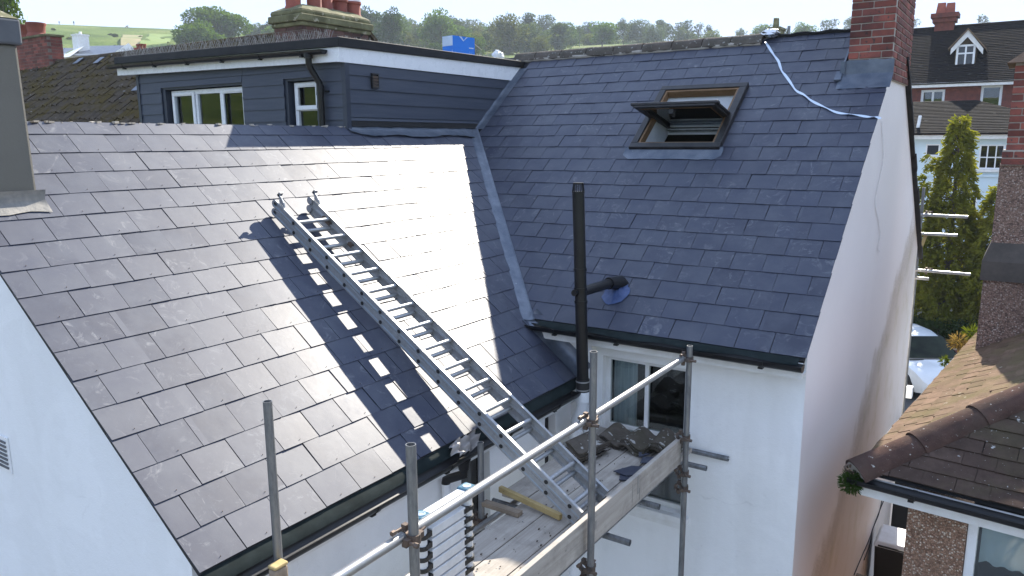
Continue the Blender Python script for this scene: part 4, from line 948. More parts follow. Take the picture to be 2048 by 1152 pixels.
# ================================================================ things lying on the roofs
def ribbon(pts, w, nrm, rr, tw=.4):
    mb = MB(); g = []
    for i, p in enumerate(pts):
        d = (pts[min(i+1, len(pts)-1)]-pts[max(i-1, 0)]).normalized(); s = d.cross(nrm).normalized(); a = math.sin(i*.9)*tw
        s2 = s*math.cos(a)+nrm*math.sin(a); g.append([p-s2*w/2+nrm*.004*abs(math.sin(a)), p+nrm*.004, p+s2*w/2+nrm*.006])
    mb.sheet(g); return mb
def spline(pts, k=5):
    out = []
    for i in range(len(pts)-1):
        p0, p1, p2, p3 = pts[max(i-1, 0)], pts[i], pts[i+1], pts[min(i+2, len(pts)-1)]
        for j in range(k):
            t = j/k; out.append(.5*((2*p1)+(-p0+p2)*t+(2*p0-5*p1+4*p2-p3)*t*t+(-p0+3*p1-3*p2+p3)*t**3))
    return out+[pts[-1]]
tp = spline([onmain(x, y, .016) for x, y in ((1531, 84), (1536, 92), (1546, 108), (1557, 123), (1563, 140), (1578, 161), (1592, 181), (1608, 190), (1625, 203), (1650, 215), (1676, 226), (1705, 229), (1735, 234), (1752, 234), (1761, 238))], 4)
build(ribbon(tp, .030, NM, random.Random(1)), 'tape', M['tape'], label='loose white plastic tape trailing from the ridge over the slates to the gable', cat='tape', smooth=True)
cp = spline([px(x, y, XG+.006) for x, y in ((1763, 243), (1766, 290), (1764, 330), (1752, 385), (1751, 410), (1757, 440), (1760, 470), (1755, 492), (1758, 503))], 5)
mb = ribbon(cp, .020, Vector((1, 0, 0)), None, 0.0); build(mb, 'cord', M['upvc'], label='thin white cord hanging down the gable wall below the tape', cat='cord', smooth=True)
def blob(c, rad, seed, sq=(1, 1, 1), n=14, m=9, amp=.22):
    rr = random.Random(seed); mb = MB(); ph = [rr.uniform(0, 6.3) for _ in range(6)]; g = []
    for i in range(m):
        v = math.pi*i/(m-1); row = []
        for j in range(n+1):
            u = 2*math.pi*(j % n)/n; k = 1+amp*(math.sin(3*u+ph[0]+2*v)*.5+math.sin(5*u+ph[1]-3*v)*.4+math.sin(7*v+ph[2]+u)*.4)
            row.append(Vector(c)+Vector((math.sin(v)*math.cos(u)*sq[0], math.sin(v)*math.sin(u)*sq[1], math.cos(v)*sq[2]))*rad*k)
        g.append(row)
    mb.sheet(g); return mb
fc = Vector((-1.50, YR-.05, ZR+.06))
build(blob(fc, .09, 3, (1.25, .8, .55)), 'foil_roll', M['foil'], label='crumpled silver foil flashing roll at the end of the ridge tiles', cat='flashing roll', loc=fc)
# cardboard box on the dormer roof
bx = thing('cardboard_box', 'open blue and white printed cardboard box standing on the dormer roof', 'box', (-5.60, 2.70, 2.90))
b0 = Vector((-5.60, 2.70, 2.895)); rot = R(-9)
ex = Vector((math.cos(rot), math.sin(rot), 0)); ey = Vector((-math.sin(rot), math.cos(rot), 0)); W_, L_, H_ = .21, .43, .32
mb = MB(); mb.obox(b0-ex*W_/2-ey*L_/2, ex*W_, ey*L_, Z_*H_); bo = build(mb, 'carton', M['boxblue'], bx)
mb = MB(); mb.obox(b0-ex*(W_/2-.0)-ey*(L_/2+.003)+Z_*.185, ex*W_, ey*.002, Z_*.133); build(mb, 'pale_panel', M['boxwhite'], bx)
mb = MB(); fx = b0+ex*(W_/2+.001)
def tri(a): mb.prism([fx+ey*y+Z_*z for y, z in a], ex*.002)
tri([(-.09, .318), (-.01, .255), (.0, .268), (-.05, .318)]); tri([(-.01, .255), (.08, .318), (.05, .318), (.0, .268)])
rr = random.Random(7)
for i in range(13):
    y = -.19+.37*i/12; h = rr.uniform(.05, .13); tri([(y, .005), (y+.02, .005), (y+.012+rr.uniform(-.02, .02), h)])
tri([(.10, .165), (.19, .165), (.19, .180), (.10, .180)])
f2 = b0-ey*(L_/2+.003)
for i in range(9):
    x = -.09+.17*i/8; h = rr.uniform(.06, .15); mb.prism([f2+ex*x+Z_*.005, f2+ex*(x+.02)+Z_*.005, f2+ex*(x+.012+rr.uniform(-.02, .02))+Z_*h], -ey*.002)
build(mb, 'print', M['print'], bo)
mb = MB(); mb.prism([b0-ex*W_/2-ey*L_/2+Z_*.22, b0-ex*W_/2+ey*.1+Z_*.18, b0-ex*(W_/2+.17)-ey*.08+Z_*.245], Z_*.005); mb.prism([b0+ex*W_/2+ey*L_/2+Z_*.24, b0+ex*W_/2+ey*.2+Z_*.24, b0+ex*(W_/2)+ey*(L_/2+.15)+Z_*.16], Z_*.005); build(mb, 'flap', M['card'], bx)
bc = Vector((-5.28, 3.22, 2.985))
build(blob(bc, .075, 8, (1, 1.2, .9), 18, 11, .35), 'plastic_bag', M['bag'], label='crumpled clear plastic bag on the dormer roof beside the ridge', cat='bag', loc=bc, smooth=True)
gc = onout(915, 866, .06); gc = Vector((O2.x+.07, gc.y, O2.z-.01))
rr = random.Random(19); mb = MB(); g = []
for i in range(16):
    row = []
    for j in range(16):
        u, v = i/15-.5, j/15-.5; fold = .020*math.sin(u*17+v*5)+.016*math.sin(v*23-u*9)+.012*math.sin(u*31+v*27)+rr.uniform(-.006, .006)
        row.append(gc + Y_*(u*.26*(1+.25*math.sin(v*7))) + X_*(v*.13+fold*.8) + Z_*(.055-abs(v)*.20+fold))
    g.append(row)
mb.sheet(g); build(mb, 'plastic_sheet', M['bagdark'], label='dirty grey plastic sheet bunched in the extension gutter beside the ladder', cat='plastic sheet', loc=gc, smooth=True)
# ================================================================ rear scaffold
ZD = -0.955      # top of the boards
scaf = thing('scaffold', 'galvanised tube scaffold with timber boards in the corner behind the white house', 'scaffold', (-1.3, -2.1, GZ))
TR = .0242
def stube(name, p0, p1, m='galv', par=None):
    mb = MB(); mb.pipe(p0, p1, TR, .004, 18); return build(mb, name, M[m], par or scaf, smooth=True, auto=50)
STD = [(-.82, -3.91, .43), (-.82, -2.165, .45), (-.82, -.47, .10), (-1.85, -3.87, .425), (-1.85, -1.99, -.45)]
for x, y, zt in STD: stube('standard', (x, y, GZ+.03), (x, y, zt))
for x, y, zt in STD:
    mb = MB(); mb.box((x-.075, y-.075, GZ+.021), (x+.075, y+.075, GZ+.03)); build(mb, 'base_plate', M['galv'], scaf)
XRL = -.868
stube('guard_rail', (XRL, -5.1, -.028), (XRL, -.50, -.012), 'galv_bright')
stube('ledger', (-.945, -4.7, ZD-.064), (-.945, -.25, ZD-.064))
stube('inner_ledger', (-1.80, -4.4, ZD-.125), (-1.80, -.15, ZD-.125), 'galv_bright')
for ex_, yy in (((1457, 918), None), ((1413, 937), None), ((1319, 1014), None), ((1260, 1086), None)):
    p = pz(ex_[0], ex_[1], ZD-.113); stube('transom', (-1.95, p.y, ZD-.113), (p.x, p.y, ZD-.113))
for yy in (-3.3, -4.1): stube('transom', (-1.95, yy, ZD-.113), (-.62, yy, ZD-.113))
# couplers
mb = MB(); mb.pipe((0, 0, -.022), (0, 0, .022), .033, .008, 14); mb.pipe((-.05, -.022, 0), (-.05, .022, 0), .033, .008, 14)
for sx_, sy_, sz_ in ((.0, -.045, .0), (0, .042, 0), (-.05, 0, -.045), (-.05, 0, .042)):
    mb.box((sx_-.014, sy_-.014, sz_-.014), (sx_+.014, sy_+.014, sz_+.014))
mb.tube((-.03, -.045, .0), (.06, -.045, .0), .007, 8); mb.tube((.045, -.045, 0), (.066, -.045, 0), .013, 6)
mb.tube((-.05, -.03, .045), (-.05, -.085, .045), .007, 8); mb.tube((-.05, -.07, .045), (-.05, -.092, .045), .013, 6)
mb.tube((-.01, .042, 0), (-.01, .09, .012), .007, 8)
cpl = mb.mesh('coupler', M['rust'], smooth=False)
for x, y, z in ((-.82, -3.91, -.026), (-.82, -2.165, -.022), (-.82, -.47, -.014), (-.82, -.47, -.70), (-.82, -.47, ZD-.064), (-.82, -2.165, ZD-.10), (-.82, -3.91, ZD-.064), (-1.85, -1.99, ZD-.125), (-.82, -.47, ZD-.20), (-.82, -2.165, ZD-.19)):
    put(cpl, 'coupler', Matrix.Translation((x, y, z)) @ Matrix.Rotation(random.uniform(-.15, .15), 4, 'Z'), scaf)
# boards
rr = random.Random(31)
def board(x0, x1, y0, y1, z1, name='scaffold_board', th=.036, tilt=0.0):
    mb = MB(); n = 6; w = x1-x0
    ys = [y0+(y1-y0)*i/n for i in range(n+1)]; ed = [rr.uniform(-.002, .002) for _ in ys]
    g1 = [[(x0+e, y, z1+.0015*math.sin(y*3)), (x1+e, y, z1+.0015*math.sin(y*3)+tilt)] for y, e in zip(ys, ed)]
    vs_ = []; fs_ = []
    for (a, b_) in g1: vs_ += [a, b_, (b_[0], b_[1], b_[2]-th), (a[0], a[1], a[2]-th)]
    for i in range(n):
        for k in range(4): fs_.append((4*i+k, 4*i+(k+1) % 4, 4*i+4+(k+1) % 4, 4*i+4+k))
    fs_ += [(0, 3, 2, 1), (4*n, 4*n+1, 4*n+2, 4*n+3)]
    mb.add(vs_, fs_); return build(mb, name, M['board'], scaf)
for i in range(3): board(-.912-.236*(i+1)+.006, -.912-.236*i-.004, -4.75, -.06+.03*i, ZD+rr.uniform(-.004, .004))
board(-1.846, -1.628, -1.72, -.04, ZD-.002)
mb = MB(); mb.box((-.905, -4.85, ZD+.003), (-.868, -.452, ZD+.232)); build(mb, 'toe_board', M['board'], scaf, bevel=.004)
mb = MB()    # paint runs on the toe board
for y, z0, z1, w in ((-1.32, .08, .228, .035), (-1.29, .02, .12, .012), (-1.42, .05, .2, .010), (-2.02, .10, .16, .05)): mb.box((-.8675, y-w/2, ZD+z0), (-.8665, y+w/2, ZD+z1))
build(mb, 'paint_splash', M['leadlight'], scaf)
# ================================================================ double extension ladder
def ladder():
    yN, yF = -1.945, -1.525
    a0 = Vector((-1.035, 0, ZD+.008)); a1 = Vector((-4.11, 0, 1.142)); d = (a1-a0).normalized(); b_ = Vector((-d.z, 0, d.x)); b_ = b_ if b_.z > 0 else -b_
    L = (a1-a0).length
    root = thing('extension_ladder', 'aluminium double extension ladder leaning from the scaffold boards onto the slate roof', 'ladder', (a0.x, yN, ZD))
    def pt(t, h, y): return Vector((a0.x, y, a0.z)) + d*t + b_*h
    for sec, (t0, t1, h0) in enumerate(((0.0, L, .0), (.06, L+.03, .068))):
        st = []
        for y, sgn in ((yN, 1), (yF, -1)):
            mb = MB(); hh_ = .066; ya = y if sgn > 0 else y-.026
            # channel section: web + two flanges
            mb.obox(pt(t0, h0, ya if sgn > 0 else ya+.020), Y_*.006, d*(t1-t0), b_*hh_)
            mb.obox(pt(t0, h0, ya+(.006 if sgn > 0 else 0)), Y_*.020, d*(t1-t0), b_*.005); mb.obox(pt(t0, h0+hh_-.005, ya+(.006 if sgn > 0 else 0)), Y_*.020, d*(t1-t0), b_*.005)
            # bead lines on the outer face
            yo = ya-.003 if sgn > 0 else ya+.026
            for hb in ((.004, .016), (.050, .062)): mb.obox(pt(t0, h0+hb[0], yo), Y_*.003, d*(t1-t0), b_*(hb[1]-hb[0]))
            # rounded head
            mb.tube(pt(t1-.005, h0+hh_/2, ya), pt(t1-.005, h0+hh_/2, ya+.026), hh_/2, 14)
            st.append(build(mb, 'stile', [M['alu'], M['alu_blue']], root))
            if sgn > 0:
                mb = MB(); mb.obox(pt(t0, h0+.017, ya-.002), Y_*.0015, d*(t1-t0), b_*.008); build(mb, 'blue_stripe', M['alu_blue'], st[-1])
        n = 15; off = .11+sec*.045
        for k in range(n):
            t = off+.236*k
            if t > t1-.05: continue
            c = pt(t, h0+.033, 0); mb = MB()
            mb.tube(Vector((c.x, yN-.004, c.z)), Vector((c.x, yF+.004, c.z)), .0175, 12)
            for yy, sg in ((yN-.004, -1), (yF+.004, 1)): mb.tube(Vector((c.x, yy, c.z)), Vector((c.x, yy+sg*.0015, c.z)), .0165, 12, mi=1)
            for yy in (yN-.004, yF+.001): mb.pipe(Vector((c.x, yy, c.z)), Vector((c.x, yy+.003, c.z)), .0245, .006, 14)
            build(mb, 'rung', [M['alu'], M['plug']], root, smooth=True, auto=40)
    for y in (yN+.01, yF-.016):     # hooks at the head of the upper section
        mb = MB(); p = pt(L-.03, .138, y)
        mb.prism([p-d*.06, p+d*.02, p+d*.03+b_*.03, p+d*.07+b_*.045, p+d*.065+b_*.06, p+d*.02+b_*.055, p-d*.03+b_*.03], Y_*.012); mb.prism([p+d*.05+b_*.035, p+d*.075+b_*.04, p+d*.06+b_*.085, p+d*.045+b_*.08], Y_*.035)
        build(mb, 'hook', M['alu'], root)
    for y in (yN+.003, yF-.036):    # guide brackets between the sections
        for tt, ll in ((.30, .11), (.62, .05)):
            mb = MB(); mb.obox(pt(L-tt, .058, y), Y_*.03, d*ll, b_*.03); build(mb, 'guide_bracket', M['rust'], root)
    for y in (yN-.004, yF-.030):    # rubber feet
        mb = MB(); mb.obox(pt(-.008, -.003, y), Y_*.034, d*.06, b_*.078); build(mb, 'foot', M['plug'], root)
ladder()
# ================================================================ collapsed telescopic ladder standing on the boards
def telescopic():
    x, y0, y1, zt = -1.22, -3.40, -2.985, -.285
    root = thing('telescopic_ladder', 'collapsed telescopic aluminium ladder with blue end caps standing on the scaffold boards', 'ladder', (x, (y0+y1)/2, ZD))
    mb = MB(); mb.box((x-.035, y0, zt), (x+.035, y1, zt+.035)); build(mb, 'top_rung', M['alu_matt'], root, bevel=.004)
    for y in (y0, y1):
        mb = MB(); mb.box((x-.045, y-.045, zt-.02), (x+.045, y+.045, zt+.045)); c = build(mb, 'end_cap', M['bluecap'], root, bevel=.010)
        mb = MB(); mb.lathe((x, y, zt+.045), [(.026, 0), (.026, .003), (.018, .003), (.018, .001), (.001, .001)], 18); build(mb, 'cap_ring', M['alu_blue'], c)
        mb = MB(); mb.tube((x, y, ZD+.004), (x, y, zt-.02), .030, 16); build(mb, 'stile', M['alu_matt'], root, smooth=True, auto=40)
        for k in range(8):
            z = zt-.085-.066*k
            mb = MB(); mb.tube((x, y, z-.012), (x, y, z+.012), .038, 14); s = 1 if y == y0 else -1
            mb.box((x-.03, min(y, y+s*.07), z-.016), (x+.03, max(y, y+s*.055), z+.016)); build(mb, 'collar', M['plug'], root)
    for k in range(8):
        z = zt-.085-.066*k; mb = MB(); mb.box((x-.030, y0+.054, z-.027), (x+.030, y1-.054, z+.027)); build(mb, 'rung', M['alu_matt'], root, bevel=.004)
telescopic()
# ================================================================ tiles, slates and timber left on the boards
def pantile_mesh():
    mb = MB(); n = 12; L = .36; W = .26; top = []; g0 = []; g1 = []
    for i in range(n+1):
        t = i/n; x = -W/2+W*t; z = .034*math.sin(2*math.pi*t*.95+.5)+.02
        g0.append((x, z))
    th_ = .013
    vs_ = [(x, 0, z) for x, z in g0]+[(x, 0, z+th_) for x, z in g0]+[(x, L, z) for x, z in g0]+[(x, L, z+th_) for x, z in g0]; m = n+1
    fs_ = [(i+1, i, 2*m+i, 2*m+i+1) for i in range(n)]+[(m+i, m+i+1, 3*m+i+1, 3*m+i) for i in range(n)]+[(i, i+1, m+i+1, m+i) for i in range(n)]+[(2*m+i+1, 2*m+i, 3*m+i, 3*m+i+1) for i in range(n)]+[(0, m, 3*m, 2*m), (n, 2*m+n, 3*m+n, m+n)]
    mb.add(vs_, fs_); me = mb.mesh('pantile', M['pantile'], smooth=True); me.set_sharp_from_angle(angle=R(40)); return me
PT = pantile_mesh(); rr = random.Random(77)
piles = [((-1.66, -.90), 5, -8, 'old curved roof tile in the pile against the white soil pipe'), ((-1.30, -.50), 4, -4, 'lichen covered roof tile in the pile under the sash window'), ((-1.04, -.42), 4, 6, 'lichen covered roof tile in the pile beside the toe board'), ((-1.52, -.46), 3, 3, 'old roof tile in the low pile between the two taller piles')]
for (x, y), n, ang, lab in piles:
    for k in range(n):
        o = put(PT, 'roof_tile', Matrix.Translation((x+rr.uniform(-.008, .008), y+rr.uniform(-.02, .02), ZD+.003+.019*k+.001)) @ Matrix.Rotation(R(ang+rr.uniform(-2, 2)), 4, 'Z') @ Matrix.Rotation(R(rr.uniform(0, 1.0)), 4, 'X'), None, label=lab, cat='roof tile', group='roof tiles '+lab.split(' in ')[1])
shards = [([(0, 0), (.10, .02), (.05, .24), (-.03, .20)], (1238, 962), 12, 'long narrow broken slate lying on the scaffold boards'), ([(-.05, -.12), (.06, -.09), (.10, .06), (.03, .16), (-.06, .05)], (1262, 945), -28, 'largest broken slate piece lying on the scaffold boards'), ([(-.04, -.05), (.07, -.04), (.05, .08), (-.03, .06)], (1292, 928), 20, 'small broken slate chip nearest the toe board'), ([(-.05, -.02), (.06, -.03), (.02, .05)], (1283, 918), 70, 'three cornered broken slate chip on the scaffold boards')]
for k, (poly, q, ang, lab) in enumerate(shards):
    p = pz(q[0], q[1], ZD); mb = MB(); c, s = math.cos(R(ang)), math.sin(R(ang)); sc = 1.15
    mb.prism([(p.x+sc*(a*c-b_*s), p.y+sc*(a*s+b_*c), ZD+.006+.010*k) for a, b_ in poly], (0, 0, .007)); build(mb, 'broken_slate', M['slate'], label=lab, cat='slate', group='broken slates on the boards', loc=(p.x, p.y, ZD))
mb = MB(); a, b_ = pz(1000, 978, ZD+.06), pz(1122, 1034, ZD+.03); mb.beam((a.x, a.y, ZD+.064), (b_.x, b_.y, ZD+.030), .036, .045); build(mb, 'timber_batten', M['timber'], label='yellow timber batten lying across the scaffold boards under the ladder', cat='batten', loc=(a.x, a.y, ZD), bevel=.003)
mb = MB(); a = pz(985, 1000, ZD+.02); mb.box((a.x-.03, a.y-.10, ZD+.002), (a.x+.30, a.y-.04, ZD+.036)); build(mb, 'timber_offcut', M['timberold'], label='dark timber offcut at the inner edge of the boards below the batten', cat='timber', loc=(a.x, a.y, ZD))
mb = MB(); mb.beam((-1.10, -3.15, ZD+.030), (-.965, -2.60, ZD+.026), .055, .05); build(mb, 'timber_offcut', M['board'], label='pale sawn timber offcut lying along the foot of the toe board', cat='timber', loc=(-1.0, -2.9, ZD), bevel=.002)
mb = MB(); mb.beam((-1.03, -1.72, ZD+.012), (-1.0, -1.50, ZD+.09), .012, .012); build(mb, 'stick', M['white_paint'], label='short pale stick propped on the boards beside the ladder foot', cat='stick', loc=(-1.03, -1.72, ZD))
tp_ = px(556, 1130, -1.80)
mb = MB(); mb.box((tp_.x-.03, tp_.y-.045, GZ+.021), (tp_.x+.03, tp_.y+.045, tp_.z-.01)); pst = build(mb, 'timber_prop', [M['timberold']], label='upright timber prop with a yellow painted top beside the scaffold tube', cat='timber', loc=(tp_.x, tp_.y, GZ+.02), bevel=.012)
mb = MB(); mb.box((tp_.x-.031, tp_.y-.046, tp_.z-.008), (tp_.x+.031, tp_.y+.046, tp_.z+.012)); build(mb, 'painted_top', M['timber'], pst, bevel=.008)

# crumbs of slate and mortar on the boards
mb = MB(); rr = random.Random(88)
for i in range(150):
    y = rr.uniform(-4.2, -.12); x = rr.uniform(-1.55, -.93); s_ = rr.uniform(.003, .011)
    mb.obox((x, y, ZD+.003), Vector((s_, s_*.5, .001)), Vector((-s_*.4, s_*1.3, 0)), Vector((0, 0, s_*.6)))
tag(build(mb, 'debris', M['pantile'], loc=(-1.2, -2, ZD)), 'crumbs of slate and mortar scattered over the scaffold boards', 'debris', kind='stuff')
# ================================================================ neighbour on the right: hipped tile roof, pebbledash wall, tall chimney
th5 = R(5.5); NX = Vector((math.cos(th5), -math.sin(th5), 0)); NY = Vector((math.sin(th5), math.cos(th5), 0)); NP = dep(1716, 940, 5.9)
pit = R(31); cp_, sp_ = math.cos(pit), math.sin(pit); VF = NY*cp_+Z_*sp_; VL = NX*cp_+Z_*sp_; NF = NX.cross(VF); NL = (-NY).cross(VL)
nb = thing('neighbour_house', 'pebbledashed neighbouring house with a hipped brown tile roof and tall chimney', 'house', (NP.x+1.5, NP.y+2.5, GZ))
rng = random.Random(41)
mb = MB()
mb.add([NP-NF*.03, NP+NX*3.2-NF*.03, NP+NX*3.2+NY*3.2+Z_*3.2*sp_/cp_-NF*.03], [(0, 1, 2)]); mb.add([NP-NL*.03, NP+NX*3.2+NY*3.2+Z_*3.2*sp_/cp_-NL*.03, NP+NX*3.2+NY*7+Z_*3.2*sp_/cp_-NL*.03, NP+NY*7-NL*.03], [(0, 1, 2, 3)])
nroof = build(mb, 'hipped_roof', M['deck'], nb)
slating(nroof, NP, NX, VF, NF, .216, .131, 15, 2.0, 0, 2.05, [(-1, cp_, -.03)], [], .011, rng, name='roof_tile', gap=.004, lap=.03, raise_=.014, material=M['neightile'], jit=.003)
slating(nroof, NP, -NY, VL, NL, .216, .131, 11, 1.45, -5.4, 0, [(1, cp_, -.03)], [], .012, rng, name='roof_tile', gap=.005, lap=.03, raise_=.017, material=M['claytile'], jit=.010)
hd = (NX+NY+Z_*sp_/cp_).normalized(); hn = (NF+NL).normalized(); hs = hd.cross(hn)
for i in range(5):
    t0, t1 = -.03+.52*i, -.03+.52*(i+1)+.015; mb = MB(); n = 10; ring = []
    for t, rad, lift in ((t0, .132, .012), (t1, .124, .002)):
        for k in range(n+1):
            a = math.pi*k/n; ring.append(NP+hd*t+hs*(-math.cos(a))*rad+hn*(math.sin(a)*rad*.85+lift-.035))
    inn = [p-hn*.014+hd*.0 for p in ring]; m = n+1
    fs_ = [(k, k+1, m+k+1, m+k) for k in range(n)]+[(2*m+k+1, 2*m+k, 3*m+k, 3*m+k+1) for k in range(n)]+[(k+1, k, 2*m+k, 2*m+k+1) for k in range(n)]+[(m+k, m+k+1, 3*m+k+1, 3*m+k) for k in range(n)]
    mb.add(ring+inn, fs_)
    if i == 0: mb.prism([NP+hd*(t0+.01)+hs*(-math.cos(math.pi*k/n))*.122+hn*(math.sin(math.pi*k/n)*.10-.03) for k in range(n+1)], hd*.03, mi=1)
    build(mb, 'hip_tile', [M['hiptile'], M['mortar']], nroof, smooth=True, auto=50)
mb = MB(); p = NP-hd*.03+hn*.02     # scroll iron holding the hip tiles
mb.path([p+hd*.10-hn*.03, p-hd*.02-hn*.02, p-hd*.06+hn*.02, p-hd*.06+hn*.05, p-hd*.03+hn*.062, p-hd*.012+hn*.045, p-hd*.025+hn*.03], .009, 8); build(mb, 'hip_iron', M['rust'], nroof, smooth=True)
half_gutter(nb, NP+NX*(-.05)-NY*.055-Z_*.045, NP+NX*2.6-NY*.055-Z_*.055, .055, -NY, 'neighbour_gutter', 3)
mb = MB(); mb.obox(NP-NX*.03-NY*.0-Z_*.03, NX*.02, NY*6.0, Z_*.03); build(mb, 'eave_strip', M['grey_band'], nb)
mb = MB(); mb.obox(NP+NX*.02+NY*.01-Z_*.20, NX*2.6, NY*.025, Z_*.15); mb.obox(NP+NX*.02+NY*.037-Z_*.20, NX*2.6, NY*.25, Z_*.015); mb.obox(NP+NX*.021+NY*.04-Z_*.18, NX*.022, NY*5.9, Z_*.14); build(mb, 'fascia', M['white_paint'], nb)
WO = .18      # wall set back behind the gutter
wl = hit(1812, 1060, NY, NP+NY*WO); wx0 = (wl-NP).dot(NX)
wr = hit(1931, 1080, NY, NP+NY*WO); wx1 = (wr-NP).dot(NX)
mb = MB(); wall_holes(mb, NP+NY*WO, NX, Z_, -NY, (wx0, 2.6, GZ-NP.z, -.19), [(wx1, 2.2, -1.6, -.192)], .10); mb.obox(NP+NY*(WO+.002)+NX*wx0+Z_*(GZ-NP.z), NX*.2, NY*5.5, Z_*(-.185-GZ+NP.z)); build(mb, 'pebbledash_wall', M['pebble'], nb)
fr = window(nb, NP+NY*(WO+.02)+NX*(wx1+.004)+Z_*(-1.59), NX, Z_, -NY, 1.1, 1.39, fw=.065, fd=.07, name='window', room=.9)
mb = MB(); pts = [(x, .03*math.sin(x*38)) for x in [wx1+.08+.95*i/40 for i in range(41)]]
mb.sheet([[NP+NY*(WO+.16+.3*y)+NX*x+Z_*(z+.012*math.sin(x*60) if z < -.5 else z) for x, y in pts] for z in (-.62, -.5, -.25)]); build(mb, 'net_curtain', M['plaster'], fr, smooth=True)
# chimney
cb = hit(1952, 703, NL, NP); X0, Y0 = cb.x-.01, cb.y
ZL = lambda y_: hit(1975, y_, (0, 1, 0), (0, Y0, 0)).z
mb = MB(); mb.box((X0, Y0, -2.5), (X0+.95, Y0+.75, ZL(560))); mb.hexa([(X0-.03, Y0-.035, ZL(560)), (X0+1, Y0-.035, ZL(560)), (X0+1, Y0+.78, ZL(560)), (X0-.03, Y0+.78, ZL(560)), (X0-.03, Y0-.035, ZL(522)), (X0+1, Y0-.035, ZL(522)), (X0+1, Y0+.78, ZL(522)), (X0-.03, Y0+.78, ZL(522))], 1)
mb.hexa([(X0-.03, Y0-.035, ZL(522)), (X0+1, Y0-.035, ZL(522)), (X0+1, Y0+.78, ZL(522)), (X0-.03, Y0+.78, ZL(522)), (X0+.035, Y0+.04, ZL(485)), (X0+.93, Y0+.04, ZL(485)), (X0+.93, Y0+.72, ZL(485)), (X0+.035, Y0+.72, ZL(485))], 1)
mb.box((X0+.035, Y0+.04, ZL(486)), (X0+.93, Y0+.72, ZL(328)))
nch = build(mb, 'pebbledash_chimney', [M['pebble2'], M['chimney_ledge']], nb)
brick_stack(nb, (X0+.04, Y0+.0, ZL(330)), (X0+.94, Y0+.75, ZL(300)), 'brick', rng, ('-y',), 'chimney_corbel')
brick_stack(nb, (X0+.07, Y0+.06, ZL(302)), (X0+.92, Y0+.70, ZL(128)), 'brick', rng, ('-y',), 'chimney_shaft')
mb = MB(); mb.hexa([(X0+.0, Y0-.02, ZL(128)), (X0+1, Y0-.02, ZL(128)), (X0+1, Y0+.8, ZL(128)), (X0, Y0+.8, ZL(128)), (X0+.30, Y0+.2, ZL(80)), (X0+.7, Y0+.2, ZL(80)), (X0+.7, Y0+.5, ZL(80)), (X0+.3, Y0+.5, ZL(80))]); build(mb, 'chimney_crown', M['claytile'], nb)
# passage between the houses: fence, wheelie bin, dark gate
fy = 3.75; fz = px(1722, 1122, -.02).z
fe = thing('timber_fence', 'grey weathered timber fence across the passage beside the white gable', 'fence', (.35, fy, GZ+.02))
for i in range(7):
    mb = MB(); x = 0.0+.125*i; mb.box((x, fy+(.012 if i % 2 else 0), GZ+.021), (x+.12, fy+.018+(.012 if i % 2 else 0), fz-.03-.012*i)); build(mb, 'plank', M['timberold'], fe)
mb = MB(); mb.beam((-.01, fy+.01, fz), (.88, fy+.01, fz-.085), .06, .045); build(mb, 'top_rail', M['timberold'], fe)
by = 4.75; bt = py(1768, 1088, by); bw_ = .50
bn = thing('wheelie_bin', 'black wheelie bin with a pale lid in the passage behind the fence', 'bin', (bt.x+.2, by+.3, GZ+.021))
x0_ = bt.x-.12; mb = MB(); mb.hexa([(x0_+.06, by+.06, GZ+.05), (x0_+bw_-.06, by+.06, GZ+.05), (x0_+bw_-.06, by+.5, GZ+.05), (x0_+.06, by+.5, GZ+.05), (x0_, by, bt.z-.06), (x0_+bw_, by, bt.z-.06), (x0_+bw_, by+.55, bt.z-.06), (x0_, by+.55, bt.z-.06)]); build(mb, 'body', M['plug'], bn, bevel=.02)
mb = MB(); mb.hexa([(x0_-.02, by-.03, bt.z-.055), (x0_+bw_+.02, by-.03, bt.z-.055), (x0_+bw_+.02, by+.58, bt.z-.055), (x0_-.02, by+.58, bt.z-.055), (x0_+.03, by+.02, bt.z+.02), (x0_+bw_-.03, by+.02, bt.z+.02), (x0_+bw_-.03, by+.5, bt.z+.06), (x0_+.03, by+.5, bt.z+.06)]); build(mb, 'lid', M['white_paint'], bn, bevel=.015)
for xx in (x0_+.03, x0_+bw_-.03):
    mb = MB(); mb.tube((xx-.03, by+.52, GZ+.12), (xx+.03, by+.52, GZ+.12), .098, 18); build(mb, 'wheel', M['tyre'], bn)
mb = MB(); mb.tube((x0_+.05, by-.045, bt.z-.02), (x0_+bw_-.05, by-.045, bt.z-.02), .014, 8); build(mb, 'handle', M['plug'], bn)
mb = MB(); mb.box((-.0, 7.10, GZ+.021), (1.3, 7.16, -2.7)); mb.box((-.0, 7.06, -3.0), (1.3, 7.098, -2.9)); mb.box((-.0, 7.06, -5.0), (1.3, 7.098, -4.9)); build(mb, 'side_gate', M['void'], label='dark timber gate closing the passage beside the white gable', cat='gate', loc=(.6, 7.1, GZ+.02))
